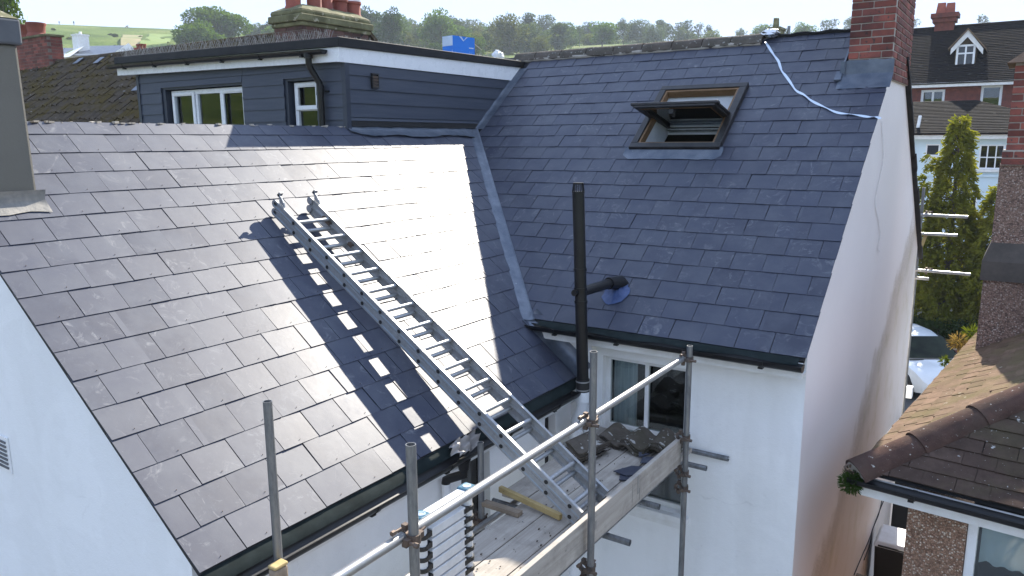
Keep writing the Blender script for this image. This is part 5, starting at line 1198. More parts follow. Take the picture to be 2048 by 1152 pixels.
# ================================================================ leaf clumps
def leaf_cloud(pts, nrm, size, rr, asp=1.5, droop=0.0, jit=1.0):
    """pts Nx3, outward normals Nx3 -> quads"""
    pts = np.asarray(pts, float); n = len(pts); g = np.random.default_rng(rr)
    d = np.asarray(nrm, float) + g.normal(0, jit, (n, 3)); d[:, 2] -= droop; d /= np.linalg.norm(d, axis=1)[:, None]+1e-9
    q = g.normal(0, 1, (n, 3)); s = np.cross(d, q); s /= np.linalg.norm(s, axis=1)[:, None]+1e-9
    sz = size*g.uniform(.6, 1.4, n)[:, None]
    a = pts - s*sz*.5; b = pts + s*sz*.5; c = pts + d*sz*asp + s*sz*.25; e = pts + d*sz*asp - s*sz*.25
    v = np.stack([a, b, c, e], 1).reshape(-1, 3)
    return v
def leaf_mesh(name, v, m):
    n = len(v)//4; me = bpy.data.meshes.new(name); me.vertices.add(4*n); me.vertices.foreach_set('co', np.asarray(v, np.float32).ravel())
    me.loops.add(4*n); me.loops.foreach_set('vertex_index', np.arange(4*n, dtype=np.int32)); me.polygons.add(n)
    me.polygons.foreach_set('loop_start', np.arange(0, 4*n, 4, dtype=np.int32)); me.polygons.foreach_set('loop_total', np.full(n, 4, np.int32))
    me.materials.append(m); me.update(); me.validate(); return me
def lumps_points(lumps, n, g, shell=.35):
    w = np.array([l[3]**2 for l in lumps]); w /= w.sum(); idx = g.choice(len(lumps), n, p=w); L = np.array(lumps)
    d = g.normal(0, 1, (n, 3)); d /= np.linalg.norm(d, axis=1)[:, None]; r = L[idx, 3]*(1-shell*g.random(n)**1.5)
    return L[idx, :3]+d*r[:, None]*np.array([1, 1, .85]), d
LEAF = {'mid': leaf_mat('leaf_mid_green', (0.065, 0.125, 0.022), (0.105, 0.170, 0.036), .4, .3), 'dark': leaf_mat('leaf_dark_green', (0.036, 0.070, 0.020), (0.058, 0.095, 0.028), .3, .3),
        'lime': leaf_mat('leaf_lime_green', (0.105, 0.150, 0.022), (0.150, 0.180, 0.030), .45, .3), 'olive': leaf_mat('leaf_olive', (0.085, 0.112, 0.034), (0.115, 0.130, 0.048), .4, .3),
        'grey': leaf_mat('leaf_grey_green', (0.062, 0.095, 0.045), (0.095, 0.130, 0.062), .35, .3), 'gold': leaf_mat('leaf_golden', (0.095, 0.115, 0.018), (0.27, 0.265, 0.038), .5, 1.0),
        'hedge': leaf_mat('leaf_hedge', (0.030, 0.055, 0.018), (0.045, 0.075, 0.022), .3, .8)}
def crown_mesh(name, seed, H, W, n, size, m, k=14, base=.10):
    g = np.random.default_rng(seed); lumps = []
    for i in range(k):
        a = g.random()*2*np.pi; t = g.random(); z = H*(base+(.88-base)*t); rad = W/2*np.sqrt(max(.05, 1-((t-.35)/.75)**2))*g.uniform(.25, .8)
        lumps.append((math.cos(a)*rad, math.sin(a)*rad, z, W*g.uniform(.09, .27)))
    lumps.append((0, 0, H*.8, W*.22)); p, d = lumps_points(lumps, n, g)
    return leaf_mesh(name, leaf_cloud(p, d, size, seed), m)
def trunk_mesh(seed, H, W, r, k=5, name='trunk', twigs=0, lift=.35):
    rr = random.Random(seed); mb = MB(); top = Vector((rr.uniform(-.3, .3), rr.uniform(-.3, .3), H*.7)); mb.path([(0, 0, -.3), top*.35, top*.7, top], [r, r*.8, r*.55, r*.2], 6)
    for i in range(k):
        a = rr.random()*6.28; s = top*rr.uniform(.3, .8); e = s+Vector((math.cos(a)*W*.35, math.sin(a)*W*.35, H*rr.uniform(.10, .35)))
        m_ = (s+e)/2+Vector((0, 0, H*.03)); mb.path([s, m_, e], [r*.45, r*.3, r*.08], 5)
        for j in range(twigs):
            q = s+(e-s)*rr.uniform(.4, 1); f = q+Vector((rr.uniform(-1, 1)*W*.16, rr.uniform(-1, 1)*W*.16, H*rr.uniform(.05, .18))); mb.path([q, (q+f)/2+Vector((0, 0, .05)), f], [r*.16, r*.1, r*.03], 4)
    return mb.mesh(name, M['bark'])
TV = []
for i, (H, W, mk) in enumerate(((11, 12, 'mid'), (13, 11, 'dark'), (9, 13, 'lime'), (11, 13, 'olive'), (13, 9, 'grey'), (8, 12, 'mid'), (9, 12, 'dark'), (11, 14, 'grey'))):
    TV.append((crown_mesh('crown', 100+i, H, W, 3000, .40, LEAF[mk], 30), trunk_mesh(200+i, H, W, .28), H))
SP = []
for i in range(3): SP.append((crown_mesh('crown', 140+i, 12, 8, 420, .40, LEAF['grey'], 12, .35), trunk_mesh(240+i, 13, 8, .16, 9, twigs=5), 12))
def tree(P, var, s, rz, label, group, name='tree', cat='tree'):
    r = thing(name, label, cat, P, group); r.rotation_euler = (0, 0, rz); r.scale = (s[0], s[0], s[1])
    for me, nm in ((var[1], 'trunk'), (var[0], 'crown')):
        o = bpy.data.objects.new(nm, me); COL.objects.link(o); o.parent = r
    return r
def at_polar(az, r): return Vector((CAM.x+r*math.sin(az), CAM.y+r*math.cos(az), hh(r, az)-.15))
rr = random.Random(55); cnt = 0
TK = ['mid green rounded', 'tall dark green', 'yellow green', 'olive green', 'upright grey green', 'low mid green', 'low dark green', 'broad grey green']
def region(deg, r0):
    w = 'on the skyline' if r0 > 390 else ('just below the skyline' if r0 > 360 else 'low in the wood')
    for lim, t in ((-44, 'beside the pot chimney'), (-40.5, 'behind the dormer roof spikes'), (-37, 'left of the blue box'), (-34, 'right of the blue box'), (-30.5, 'above the first ridge tiles'), (-26, 'above the middle ridge tiles'), (-20, 'above the roof window'), (-14, 'near the end of the tape'), (99, 'beside the brick chimney')):
        if deg < lim: return w+' '+t
for r0, a0, a1, sp0 in ((404, -47.5, -4, 7.5), (384, -48, -8, 8.5), (357, -47.5, -20, 8.0), (330, -46.5, -27, 8.5), (303, -46, -31, 9), (276, -45.5, -34, 10), (248, -45, -38, 11)):
    az = R(a0)
    while az < R(a1):
        az += sp0/r0*rr.uniform(.75, 1.25); deg = math.degrees(az)
        r = r0+rr.uniform(-11, 11); big = 1.0
        if deg > -29:      # thinner, barer line of trees on the right
            if deg > -25.2 and deg < -23.4 and r0 > 395: continue
            if rr.random() < .42:
                tree(at_polar(az, r), rr.choice(SP), (rr.uniform(.7, 1.0), rr.uniform(.7, 1.0)), rr.random()*6, 'thin half bare tree '+region(deg, r0), 'half bare trees '+region(deg, r0)); continue
            big = .85
        vi = rr.choice([0, 0, 1, 2, 3, 3, 4, 4, 5, 6, 7, 7])
        s = rr.choice([rr.uniform(.5, .75), rr.uniform(.7, 1.0), rr.uniform(.9, 1.2)])*big
        tree(at_polar(az, r), TV[vi], (s*rr.uniform(.9, 1.15), s*rr.uniform(.85, 1.1)), rr.random()*6, TK[vi]+' tree '+region(deg, r0), TK[vi]+' trees '+region(deg, r0)); cnt += 1
def px_polar(x, r):
    d = ray(x, 60); az = math.atan2(d.x, d.y); return az, r
# field trees and bushes
big = (crown_mesh('crown', 301, 15, 17, 9000, .42, LEAF['mid'], 26, .12), trunk_mesh(302, 15, 15, .5, 7), 15)
az, r = px_polar(428, 262); tree(at_polar(az, r), big, (1.22, .86), 1.0, 'large rounded tree standing alone in the meadow', None)
bush = (crown_mesh('crown', 303, 6, 11, 4200, .34, LEAF['mid'], 20, .05), trunk_mesh(304, 6, 9, .2, 6), 6); bush2 = (crown_mesh('crown', 305, 6, 10, 3600, .34, LEAF['dark'], 18, .05), trunk_mesh(306, 6, 9, .2, 6), 6); bush3 = (crown_mesh('crown', 307, 5, 9, 3600, .34, LEAF['lime'], 18, .05), trunk_mesh(308, 5, 8, .15, 5), 5)
for x, r_, v, s, lab in ((403, 240, bush, 1.25, 'spreading green bush in front of the large meadow tree'), (378, 250, bush2, .75, 'low dark bush beside the large meadow tree'), (448, 240, bush3, .8, 'bright green bush under the large meadow tree'), (482, 268, bush2, .42, 'small round dark bush right of the large meadow tree'), (498, 372, bush2, .8, 'dark green bush in the hedge on the skyline'), (516, 378, bush, .95, 'tallest green bush in the hedge on the skyline'), (534, 366, bush2, .9, 'dark hedge bush on the skyline near the pot chimney'), (550, 330, bush2, 1.2, 'dark bush behind the brick pot chimney'), (562, 300, bush, 1.3, 'green bush behind the brick pot chimney'), (384, 398, bush2, .45, 'small dark bush on the skyline left of the meadow tree'),
                          (185, 150, bush, .35, 'small scrub bush behind the white parapet chimney'), (205, 150, bush2, .32, 'dark scrub bush in the meadow above the white house'), (232, 150, bush2, .28, 'low brown scrub bush above the white gable'), (130, 120, bush3, .42, 'bright shrub left of the white parapet chimney'), (146, 122, bush3, .38, 'bright shrub beside the white parapet chimney'), (320, 205, bush2, .30, 'short dark hedge bush beside the mown path'), (323, 190, bush2, .26, 'dark hedge bush along the mown path'), (329, 178, bush2, .26, 'lowest dark hedge bush along the mown path')):
    az, r = px_polar(x, r_); tree(at_polar(az, r), v, (s, s*.95), x*.7, lab, None, 'bush', 'bush')
rr2 = random.Random(5)
for i in range(26):
    x = rr2.uniform(90, 545); r_ = rr2.uniform(150, 330); az, r = px_polar(x, r_); s = rr2.uniform(.10, .2)
    tree(at_polar(az, r), rr2.choice([bush, bush3, bush2]), (s*1.5, s), x, 'small low scrub tuft in the meadow', 'scrub tufts in the meadow', 'scrub_tuft', 'bush')
# leafy tree and bare shrub at the left edge
az, r = px_polar(-22, 62); tr = (crown_mesh('crown', 311, 9, 7, 5000, .20, LEAF['mid'], 18, .25), trunk_mesh(312, 9, 7, .2, 5), 9)
P = at_polar(az, r); P.z = dep(-22, 10, 62).z-8.2; tree(P, tr, (.55, 1), 0, 'green leafy tree rising behind the grey rendered chimney', None)
sh = thing('bare_shrub', 'leafless shrub standing up behind the old brick chimney', 'shrub', at_polar(px_polar(62, 40)[0], 40))
P = Vector((sh.location)); mb = MB(); rr3 = random.Random(91); top = dep(62, 18, 40).z
def twig(p, d, L, r_, lv):
    e = p+d*L; mb.path([p, (p+e)/2+Vector((rr3.uniform(-.1, .1), rr3.uniform(-.1, .1), .05))*L*.4, e], [r_, r_*.75, r_*.45], 4)
    if lv:
        for k in range(3 if lv > 1 else 2):
            q = p+d*L*rr3.uniform(.35, 1); dd = (d+Vector((rr3.uniform(-.4, .4), rr3.uniform(-.4, .4), rr3.uniform(-.1, .4)))).normalized(); twig(q, dd, L*rr3.uniform(.2, .36)*(1 if lv == 3 else 1.6), r_*.55, lv-1)
Hs = top-P.z
for k in range(8): twig(P+Vector((rr3.uniform(-.6, .6), rr3.uniform(-.6, .6), 0)), Vector((rr3.uniform(-.05, .05), rr3.uniform(-.05, .05), 1)).normalized(), Hs*rr3.uniform(.6, .8), .045, 3)
build(mb, 'branches', M['bark'], sh)
# walkers on the skyline
def person(P, H, cloth, lab, stride=.12, rz=0.0):
    me = bpy.data.meshes.new('person'); h = H
    vs_ = [(0, 0, .53), (0, 0, .68), (0, 0, .81), (0, 0, .86), (.005, 0, .93), (.06, 0, .50), (.05, stride, .27), (.05, stride*1.1-.02, .02), (.06, stride*1.1+.06, .012), (-.06, 0, .50), (-.05, -stride*.5, .27), (-.05, -stride*1.2, .03), (-.06, -stride*1.2+.07, .015), (.115, 0, .80), (.135, -.03, .63), (.13, .05, .50), (-.115, 0, .80), (-.135, .03, .63), (-.13, -.03, .50)]
    es = [(0, 1), (1, 2), (2, 3), (3, 4), (0, 5), (5, 6), (6, 7), (7, 8), (0, 9), (9, 10), (10, 11), (11, 12), (2, 13), (13, 14), (14, 15), (2, 16), (16, 17), (17, 18)]
    me.from_pydata([(x*h, y*h, z*h) for x, y, z in vs_], es, []); o = bpy.data.objects.new('person', me); COL.objects.link(o); o.location = P; o.rotation_euler = (0, 0, rz)
    sk = o.modifiers.new('skin', 'SKIN'); rad = [.085, .08, .085, .035, .062, .055, .042, .028, .026, .055, .042, .028, .026, .038, .03, .022, .038, .03, .022]
    for v, r_ in zip(me.skin_vertices[0].data, rad): v.radius = (r_*h, r_*h)
    me.skin_vertices[0].data[0].use_root = True
    sb = o.modifiers.new('sub', 'SUBSURF'); sb.levels = 1; sb.render_levels = 1; me.materials.append(cloth); return tag(o, lab, 'person')
cl1 = mat('dark_clothes', (0.02, 0.025, 0.04), None, 3, .9); cl2 = mat('grey_clothes', (0.06, 0.065, 0.075), None, 3, .9)
for x, H, c, lab, rz in ((149, 1.85, cl1, 'person in dark clothes walking along the top of the hill', .9), (120, 1.6, cl2, 'person in grey clothes walking ahead along the top of the hill', 1.2)):
    az, r = px_polar(x, 399); P = at_polar(az, r); P.z = hh(r, az)+.02; person(P, H, c, lab, rz=rz)
az, r = px_polar(254, 398); P = at_polar(az, r); sb_ = thing('bench', 'small dark bench on the skyline of the hill', 'bench', P)
mb = MB(); mb.box(P+Vector((-.9, -.25, .45)), P+Vector((.9, .25, .52))); build(mb, 'seat', M['timberold'], sb_)
mb = MB(); mb.box(P+Vector((-.9, .20, .60)), P+Vector((.9, .26, 1.0))); build(mb, 'backrest', M['timberold'], sb_)
for s in (-.8, .8):
    mb = MB(); mb.box(P+Vector((s-.05, -.25, -.2)), P+Vector((s+.05, .25, .45))); build(mb, 'leg', M['timberold'], sb_)
# ================================================================ terrace neighbour on the left with mossy tiles
ln = thing('terrace_house', 'terraced house with a mossy old tile roof beyond the dormer', 'house', (-17, 5, GZ))
NRY = 5.02
mb = MB(); mb.prism([(-9.62, .0, -.03), (-9.62, NRY, NRY*ta-.03), (-9.62, NRY, NRY*ta-.10), (-9.62, .0, -.10)], (-17.4, 0, 0)); lr = build(mb, 'roof', M['deck'], ln)
mb = MB(); mb.box((-27, .15, GZ), (-9.64, 10, -.12)); build(mb, 'wall', M['white_wall'], ln)
mb = MB(); mb.prism([(-9.62, NRY+.01, NRY*ta-.02), (-9.62, 10.2, NRY*ta-.02-5.18*ta), (-9.62, 10.2, NRY*ta-.10-5.18*ta), (-9.62, NRY+.01, NRY*ta-.10)], (-17.4, 0, 0)); build(mb, 'front_roof', M['mosstile'], ln)
mb = MB(); rr = random.Random(17); g = .30; w = .215; L = NRY/math.cos(AL)
for k in range(6, int(L/g)+1):
    v0 = k*g; v1 = min(v0+g+.05, L)
    for i in range(80):
        x0 = -9.65-w*(i+1); n = 5; q = []
        dz = rr.uniform(-.008, .022); tl = rr.uniform(-.025, .025)
        for j in range(n+1):
            t = j/n; h = .030*math.sin(2*math.pi*t+.4)+.035+dz
            q.append((x0+w*t, h))
        lo = [X_*x+UPM*(v0+tl)+NM*(h+.022) for x, h in q]; hi = [X_*x+UPM*v1+NM*(h-.004) for x, h in q]; bt_ = [X_*x+UPM*(v0+tl)+NM*(h-.004) for x, h in q]
        mb.sheet([lo, hi]); mb.sheet([bt_, lo])
build(mb, 'pantile_courses', M['mosstile'], lr, kind='stuff')
for i in range(38):
    x1 = -9.7-.45*i; mb = MB(); rg = []
    for x in (x1-.44, x1):
        rg.append([(x, NRY-math.cos(math.pi*k/6)*.13, NRY*ta-.02+math.sin(math.pi*k/6)*.11+rng.uniform(-.004, .004)) for k in range(7)])
    mb.sheet(rg); build(mb, 'ridge_tile', M['mosstile'], lr, smooth=True)
for q in ((262, 182), (186, 127), (145, 128)):     # slipped slate patches / lead tags
    p = onmain(q[0], q[1], .09); mb = MB(); mb.obox(p, X_*.22, UPM*.26, NM*.01); build(mb, 'lead_patch', M['lead'], lr)
# old brick chimney with two pots (far left) and the big pot chimney behind the dormer
rng = random.Random(61); yc = 4.75
c0, c1 = py(38, 112, yc), py(97, 112, yc); zt = py(80, 73, yc).z
b1 = brick_stack(ln, (c0.x-.3, yc, 3.3), (c1.x, yc+.42, zt), 'brick', rng, ('-y', '+x'), 'brick_chimney', mortar='mortardark', H=.085, LB=.26)
mb = MB(); mb.box((c0.x-.33, yc-.04, zt), (c1.x+.04, yc+.46, zt+.05)); build(mb, 'chimney_cap', M['mossy_cement'], b1)
for xx in (54, 80):
    p = py(xx, 66, yc+.3); mb = MB(); mb.lathe((p.x, yc+.21, zt+.05), [(.26, 0), (.25, .06), (.22, .10), (.235, .30), (.26, .33), (.26, .38), (.2, .38), (.19, .2)], 16); build(mb, 'chimney_pot', M['pot'], b1, smooth=True, auto=40)
b2 = brick_stack(ln, (-10.38, 3.40, 2.9), (-9.62, 5.05, 3.80), 'brickdark', rng, ('-y', '+x'), 'pot_chimney', mortar='mortardark')
b3 = brick_stack(b2, (-10.43, 3.35, 3.60), (-9.57, 5.10, 3.75), 'brickdark', rng, ('-y', '+x'), 'corbel_course') if False else None
mb = MB()
for i, (e, z0, z1) in enumerate(((.035, 3.80, 3.872), (.075, 3.875, 4.0), (.04, 4.003, 4.075))): mb.box((-10.38-e, 3.40-e, z0), (-9.62+e, 5.05+e, z1), 0)
mb.hexa([(-10.42, 3.36, 4.076), (-9.58, 3.36, 4.076), (-9.58, 5.09, 4.076), (-10.42, 5.09, 4.076), (-10.2, 3.6, 4.2), (-9.8, 3.6, 4.2), (-9.8, 4.9, 4.2), (-10.2, 4.9, 4.2)])
build(mb, 'chimney_corbel', M['mossy_cement'], b2, bevel=.02)
for i, (yy, hz, xx) in enumerate(((3.62, .42, -10.08), (3.98, .50, -9.92), (4.30, .5, -9.98), (4.62, .30, -9.92), (4.95, .30, -9.90))):
    mb = MB(); mb.lathe((xx, yy, 4.12), [(.155, 0), (.15, .05), (.135, .08), (.14, hz-.06), (.16, hz-.04), (.16, hz), (.12, hz), (.11, hz-.2)], 18); pt_ = build(mb, 'chimney_pot', M['pot'], b2, smooth=True, auto=40)
    if i == 4:
        mb = MB(); mb.lathe((xx, yy, 4.12+hz), [(.15, 0), (.148, .06), (.12, .12), (.06, .155), (.005, .16)], 16); build(mb, 'mesh_cowl', M['bag'], pt_, smooth=True)
# ================================================================ white house on the far left
D = 62
wh = thing('white_parapet_house', 'white house with parapet gables and grey slate roof below the meadow', 'house', dep(190, 130, D))
def W3(x, y, d=D): return dep(x, y, d)
def slab(pts, thick, name, m): 
    mb = MB(); mb.prism(pts, ray(200, 100).normalized()*thick); return build(mb, name, m, wh)
slab([W3(112, 108), W3(112, 240), W3(300, 240), W3(300, 108)], 8, 'wall', M['white_paint'])
slab([W3(136, 112, D-.3), W3(168, 92, D+3), W3(250, 90.5, D+3), W3(222, 110, D-.3)], .3, 'slate_roof', M['lead'])
slab([W3(60, 104, D), W3(78, 95, D+3), W3(150, 96, D+3), W3(120, 112, D)], .3, 'slate_roof', M['lead'])
slab([W3(114, 117, D-.8), W3(162, 92, D-.8+2), W3(169, 92, D-.8+2), W3(140, 113, D-.8)], .6, 'parapet', M['white_paint'])
slab([W3(220, 112, D-1), W3(257, 86, D-1), W3(270, 99, D-1), W3(270, 112, D-1)], .5, 'gable_parapet', M['white_paint'])
mb = MB(); a = W3(153, 92, D+1.5); b_ = W3(177, 92, D+1.5); t = W3(153, 73, D+1.5); mb.box((a.x, a.y-.3, a.z-.6), (b_.x, b_.y+.1, t.z)); c_ = build(mb, 'chimney', M['white_paint'], wh)
mb = MB(); mb.box((a.x-.05, a.y-.35, t.z), (b_.x+.05, b_.y+.15, t.z+.12)); mb.tube(((a.x+b_.x)/2, a.y+.2, t.z+.12), ((a.x+b_.x)/2, a.y+.2, t.z+.35), .12, 10); build(mb, 'chimney_cap', M['white_paint'], c_)
# cluster of terracotta pots behind the dormer
D2 = 30; pc = thing('pot_stack', 'small brick stack crowded with terracotta chimney pots beyond the dormer', 'chimney', dep(277, 125, D2))
a, b_ = dep(263, 112, D2), dep(292, 112, D2); mb = MB(); mb.box((a.x, a.y-.1, GZ), (b_.x, b_.y+.5, a.z)); build(mb, 'stack', M['brick'], pc)
for i, xx in enumerate((267, 273, 279, 286)):
    p = dep(xx, 112, D2); hz = (.32, .45, .47, .46)[i]; mb = MB(); mb.lathe((p.x, p.y+.1, p.z), [(.075, 0), (.06, .1), (.06, hz-.06), (.075, hz-.05), (.075, hz), (.05, hz)], 10); build(mb, 'chimney_pot', M['pot'], pc, smooth=True, auto=40)
# chimney of a house beyond the main ridge
D3 = 26; p = dep(1551, 70, D3); fc_ = thing('ridge_chimney', 'weathered stone chimney rising beyond the main ridge', 'chimney', (p.x, p.y, GZ))
k_ = D3/F_PX
mb = MB(); mb.box((p.x-10*k_, p.y-.2, GZ), (p.x+11*k_, p.y+.4, p.z+9*k_)); mb.box((p.x-12*k_, p.y-.25, p.z+9.2*k_), (p.x+13*k_, p.y+.45, p.z+14*k_)); build(mb, 'stack', M['mossy_cement'], fc_)
mb = MB(); mb.hexa([(p.x-5*k_, p.y-.08, p.z+14*k_), (p.x+5*k_, p.y-.08, p.z+14*k_), (p.x+5*k_, p.y+.1, p.z+14*k_), (p.x-5*k_, p.y+.1, p.z+14*k_), (p.x-4*k_, p.y-.08, p.z+32*k_), (p.x+4*k_, p.y-.08, p.z+32*k_), (p.x+4*k_, p.y+.1, p.z+32*k_), (p.x-4*k_, p.y+.1, p.z+32*k_)]); build(mb, 'chimney_pot', M['mossy_cement'], fc_)
p2 = dep(1577, 72, D3); mb = MB(); mb.tube((p2.x, p2.y, p.z-2), (p2.x, p2.y, p2.z+19*k_), 3*k_, 10); build(mb, 'flue_pipe', M['galv'], fc_)
# ================================================================ houses across the street on the right
bh = thing('brick_house', 'red brick house with brown tile roof and a white gabled dormer', 'house', (-2, 44, GZ))
mb = MB(); wins = [(-3.95, -2.82, 2.6, 4.30), (-1.20, -.25, 2.2, 4.42)]
wall_holes(mb, (0, 41, 0), (1, 0, 0), (0, 0, 1), (0, -1, 0), (-16, 9, GZ, 4.5), wins, .2); build(mb, 'wall', M['brick'], bh)
window(bh, (-3.95, 41.05, 2.6), (1, 0, 0), (0, 0, 1), (0, -1, 0), 1.13, 1.70, bars_v=(.565,), fw=.12, fd=.1, room=1.0)
window(bh, (-1.20, 41.05, 2.2), (1, 0, 0), (0, 0, 1), (0, -1, 0), .95, 2.22, bars_h=(.9,), fw=.12, fd=.1, room=1.0)
mb = MB(); mb.box((-16, 40.6, 4.40), (9, 40.99, 4.62)); build(mb, 'fascia', M['white_paint'], bh)
def stepped_roof(parent, e0, e1, r0, r1, rows, name, m, th_=.028):
    e0, e1, r0, r1 = map(Vector, (e0, e1, r0, r1)); mb = MB(); n = (e1-e0).cross(r0-e0).normalized(); n = n if n.z > 0 else -n; rr = random.Random(4); seg = 60
    for k in range(rows):
        t0, t1 = k/rows, (k+1)/rows; A0, A1 = e0.lerp(r0, t0), e1.lerp(r1, t0); B0, B1 = e0.lerp(r0, t1), e1.lerp(r1, t1)
        lo = [A0.lerp(A1, j/seg)+n*(th_+rr.uniform(-.004, .004)) for j in range(seg+1)]; hi = [B0.lerp(B1, j/seg) for j in range(seg+1)]; b_ = [A0.lerp(A1, j/seg)-n*.02 for j in range(seg+1)]
        mb.sheet([lo, hi]); mb.sheet([b_, lo])
    o = build(mb, name, m, parent, kind='stuff'); return o
mb = MB(); mb.prism([(-16, 40.65, 4.50), (-16, 46.5, 8.0), (-16, 52, 4.5)], (25, 0, 0)); br_ = build(mb, 'roof', M['fartile'], bh)
stepped_roof(br_, (-16, 40.55, 4.56), (9, 40.55, 4.56), (-16, 46.5, 8.10), (9, 46.5, 8.10), 34, 'tile_courses', M['fartile'])
mb = MB(); mb.tube((-16, 46.5, 8.07), (9, 46.5, 8.07), .12, 8); build(mb, 'ridge_tiles', M['fartile'], br_)
# gabled dormer
dy0 = 42.3; A = lambda x, y: py(x, y, dy0)
ap = A(1937, 60); le, re = A(1902, 98), A(1967, 97); wl0, wr0 = A(1909, 140), A(1947, 138); wt = A(1909, 92).z
mb = MB(); mb.prism([(wl0.x-.05, dy0+.06, wl0.z), (wr0.x+.05, dy0+.06, wl0.z), (wr0.x+.05, dy0+.06, wt+.1), (ap.x, dy0+.06, ap.z-.3), (wl0.x-.05, dy0+.06, wt+.1)], (0, 3.5, 0)); gd = build(mb, 'gabled_dormer', M['mosstile'], bh)
for q in ((le, 1), (re, -1)):
    e = q[0]; mb = MB(); mb.prism([(ap.x, dy0-.12, ap.z), (e.x, dy0-.12, e.z), (e.x, dy0-.12, e.z-.30), (ap.x, dy0-.12, ap.z-.36)], (0, .06, 0)); build(mb, 'barge_board', M['white_paint'], gd)
    mb = MB(); mb.prism([(ap.x, dy0-.2, ap.z+.09), (e.x-.12*q[1], dy0-.2, e.z+.02), (e.x-.12*q[1], dy0-.2, e.z-.06), (ap.x, dy0-.2, ap.z+.0)], (0, 4.0, 0)); build(mb, 'dormer_roof', M['claytile'], gd)
window(gd, (wl0.x+.03, dy0, wl0.z+.05), (1, 0, 0), (0, 0, 1), (0, -1, 0), wr0.x-wl0.x-.06, wt-wl0.z, bars_v=((wr0.x-wl0.x)/2-.03,), bars_h=((wt-wl0.z)*.62,), fw=.09, fd=.05, name='dormer_window', glass='glass') if False else None
mbw = window(bh, (wl0.x, dy0, wl0.z+.04), (1, 0, 0), (0, 0, 1), (0, -1, 0), wr0.x-wl0.x, wt-wl0.z, bars_v=((wr0.x-wl0.x)/2,), bars_h=((wt-wl0.z)*.64,), fw=.10, fd=.055, name='dormer_window', glass='glass_dark')
mb = MB(); mb.box((wl0.x-.25, dy0-.35, wl0.z-.14), (wr0.x+.22, dy0+.05, wl0.z+.03)); build(mb, 'dormer_sill', M['lead'], gd)
# its chimney
c = py(1888, 60, 46.5); k_ = 47.5/F_PX
cm = MB(); W_ = 16*k_
cm.box((c.x-W_*.95, 46.1, 7.6), (c.x+W_*1.05, 46.9, 8.35)); cm.box((c.x-W_*1.2, 46.0, 8.351), (c.x+W_*1.25, 47, 8.6)); cm.box((c.x-W_*1.4, 45.9, 8.601), (c.x+W_*1.45, 47.1, 8.85)); bc_ = build(cm, 'chimney', M['brick'], bh)
for s, h_ in ((-.45, .62), (.50, .58)):
    mb = MB(); xx = c.x+W_*s; mb.hexa([(xx-.27, 46.3, 8.852), (xx+.22, 46.3, 8.852), (xx+.22, 46.7, 8.852), (xx-.27, 46.7, 8.852), (xx-.2, 46.35, 8.85+h_), (xx+.2, 46.35, 8.85+h_), (xx+.2, 46.65, 8.85+h_), (xx-.2, 46.65, 8.85+h_)]); build(mb, 'chimney_pot', M['pot'], bc_)
# pale blue rendered wing with hipped roof
bw2 = thing('pale_house', 'pale blue rendered house wing with a dark hipped tile roof', 'house', (-2, 35, GZ))
wa = [py(1955, 338, 33), py(2011, 289, 33)]; wb = [py(1850, 312, 33), py(1881, 288, 33)]; wc = [py(1932, 456, 33), py(1956, 390, 33)]
hs_ = [(q[0].x, q[1].x, q[0].z, q[1].z) for q in (wa, wb, wc)]
mb = MB(); wall_holes(mb, (0, 33, 0), (1, 0, 0), (0, 0, 1), (0, -1, 0), (-9, 3.4, GZ, 1.85), hs_, .12); build(mb, 'wall', M['bluewall'], bw2)
for i, h in enumerate(hs_):
    w_, h_ = h[1]-h[0], h[3]-h[2]
    window(bw2, (h[0], 32.99, h[2]), (1, 0, 0), (0, 0, 1), (0, -1, 0), w_, h_, bars_v=((w_*.33, w_*.67) if i == 0 else ()), bars_h=((h_*.48,) if i != 1 else ()), fw=.06, fd=.1, name='window', room=1.2)
    mb = MB(); mb.box((h[0]-.1, 32.86, h[2]-.12), (h[1]+.1, 32.985, h[2]-.004)); build(mb, 'window_sill', M['white_paint'], bw2)
mb = MB(); mb.box((-9, 32.93, py(1980, 352, 33).z-.04), (3.4, 32.995, py(1980, 352, 33).z+.05)); build(mb, 'string_course', M['bluewall'], bw2)
mb = MB(); mb.box((-9, 32.62, 1.72), (3.55, 32.99, 1.90)); build(mb, 'gutter_board', M['white_paint'], bw2)
rx_ = py(1952, 200, 37.8); ez_ = 1.92
mb = MB(); mb.add([(-9, 32.5, ez_), (3.7, 32.5, ez_), (rx_.x, 37.8, rx_.z-.05), (-9, 37.8, rx_.z-.05), (3.7, 40.9, ez_)], [(0, 1, 2, 3), (1, 4, 2)]); rw2 = build(mb, 'roof', M['fartile'], bw2)
stepped_roof(rw2, (-9, 32.48, ez_+.05), (3.68, 32.48, ez_+.05), (-9, 37.8, rx_.z), (rx_.x, 37.8, rx_.z), 22, 'tile_courses', M['fartile'])
f0 = py(1833, 268, 33.3); f1 = py(1836, 232, 33.8)
mb = MB(); mb.tube((f0.x, 33.3, f0.z), (f0.x+.05, 33.6, f1.z), .07, 10); mb.box((f0.x-.1, 33.1, f0.z-.05), (f0.x+.25, 33.7, f0.z+.06)); build(mb, 'flue', M['white_paint'], bw2)
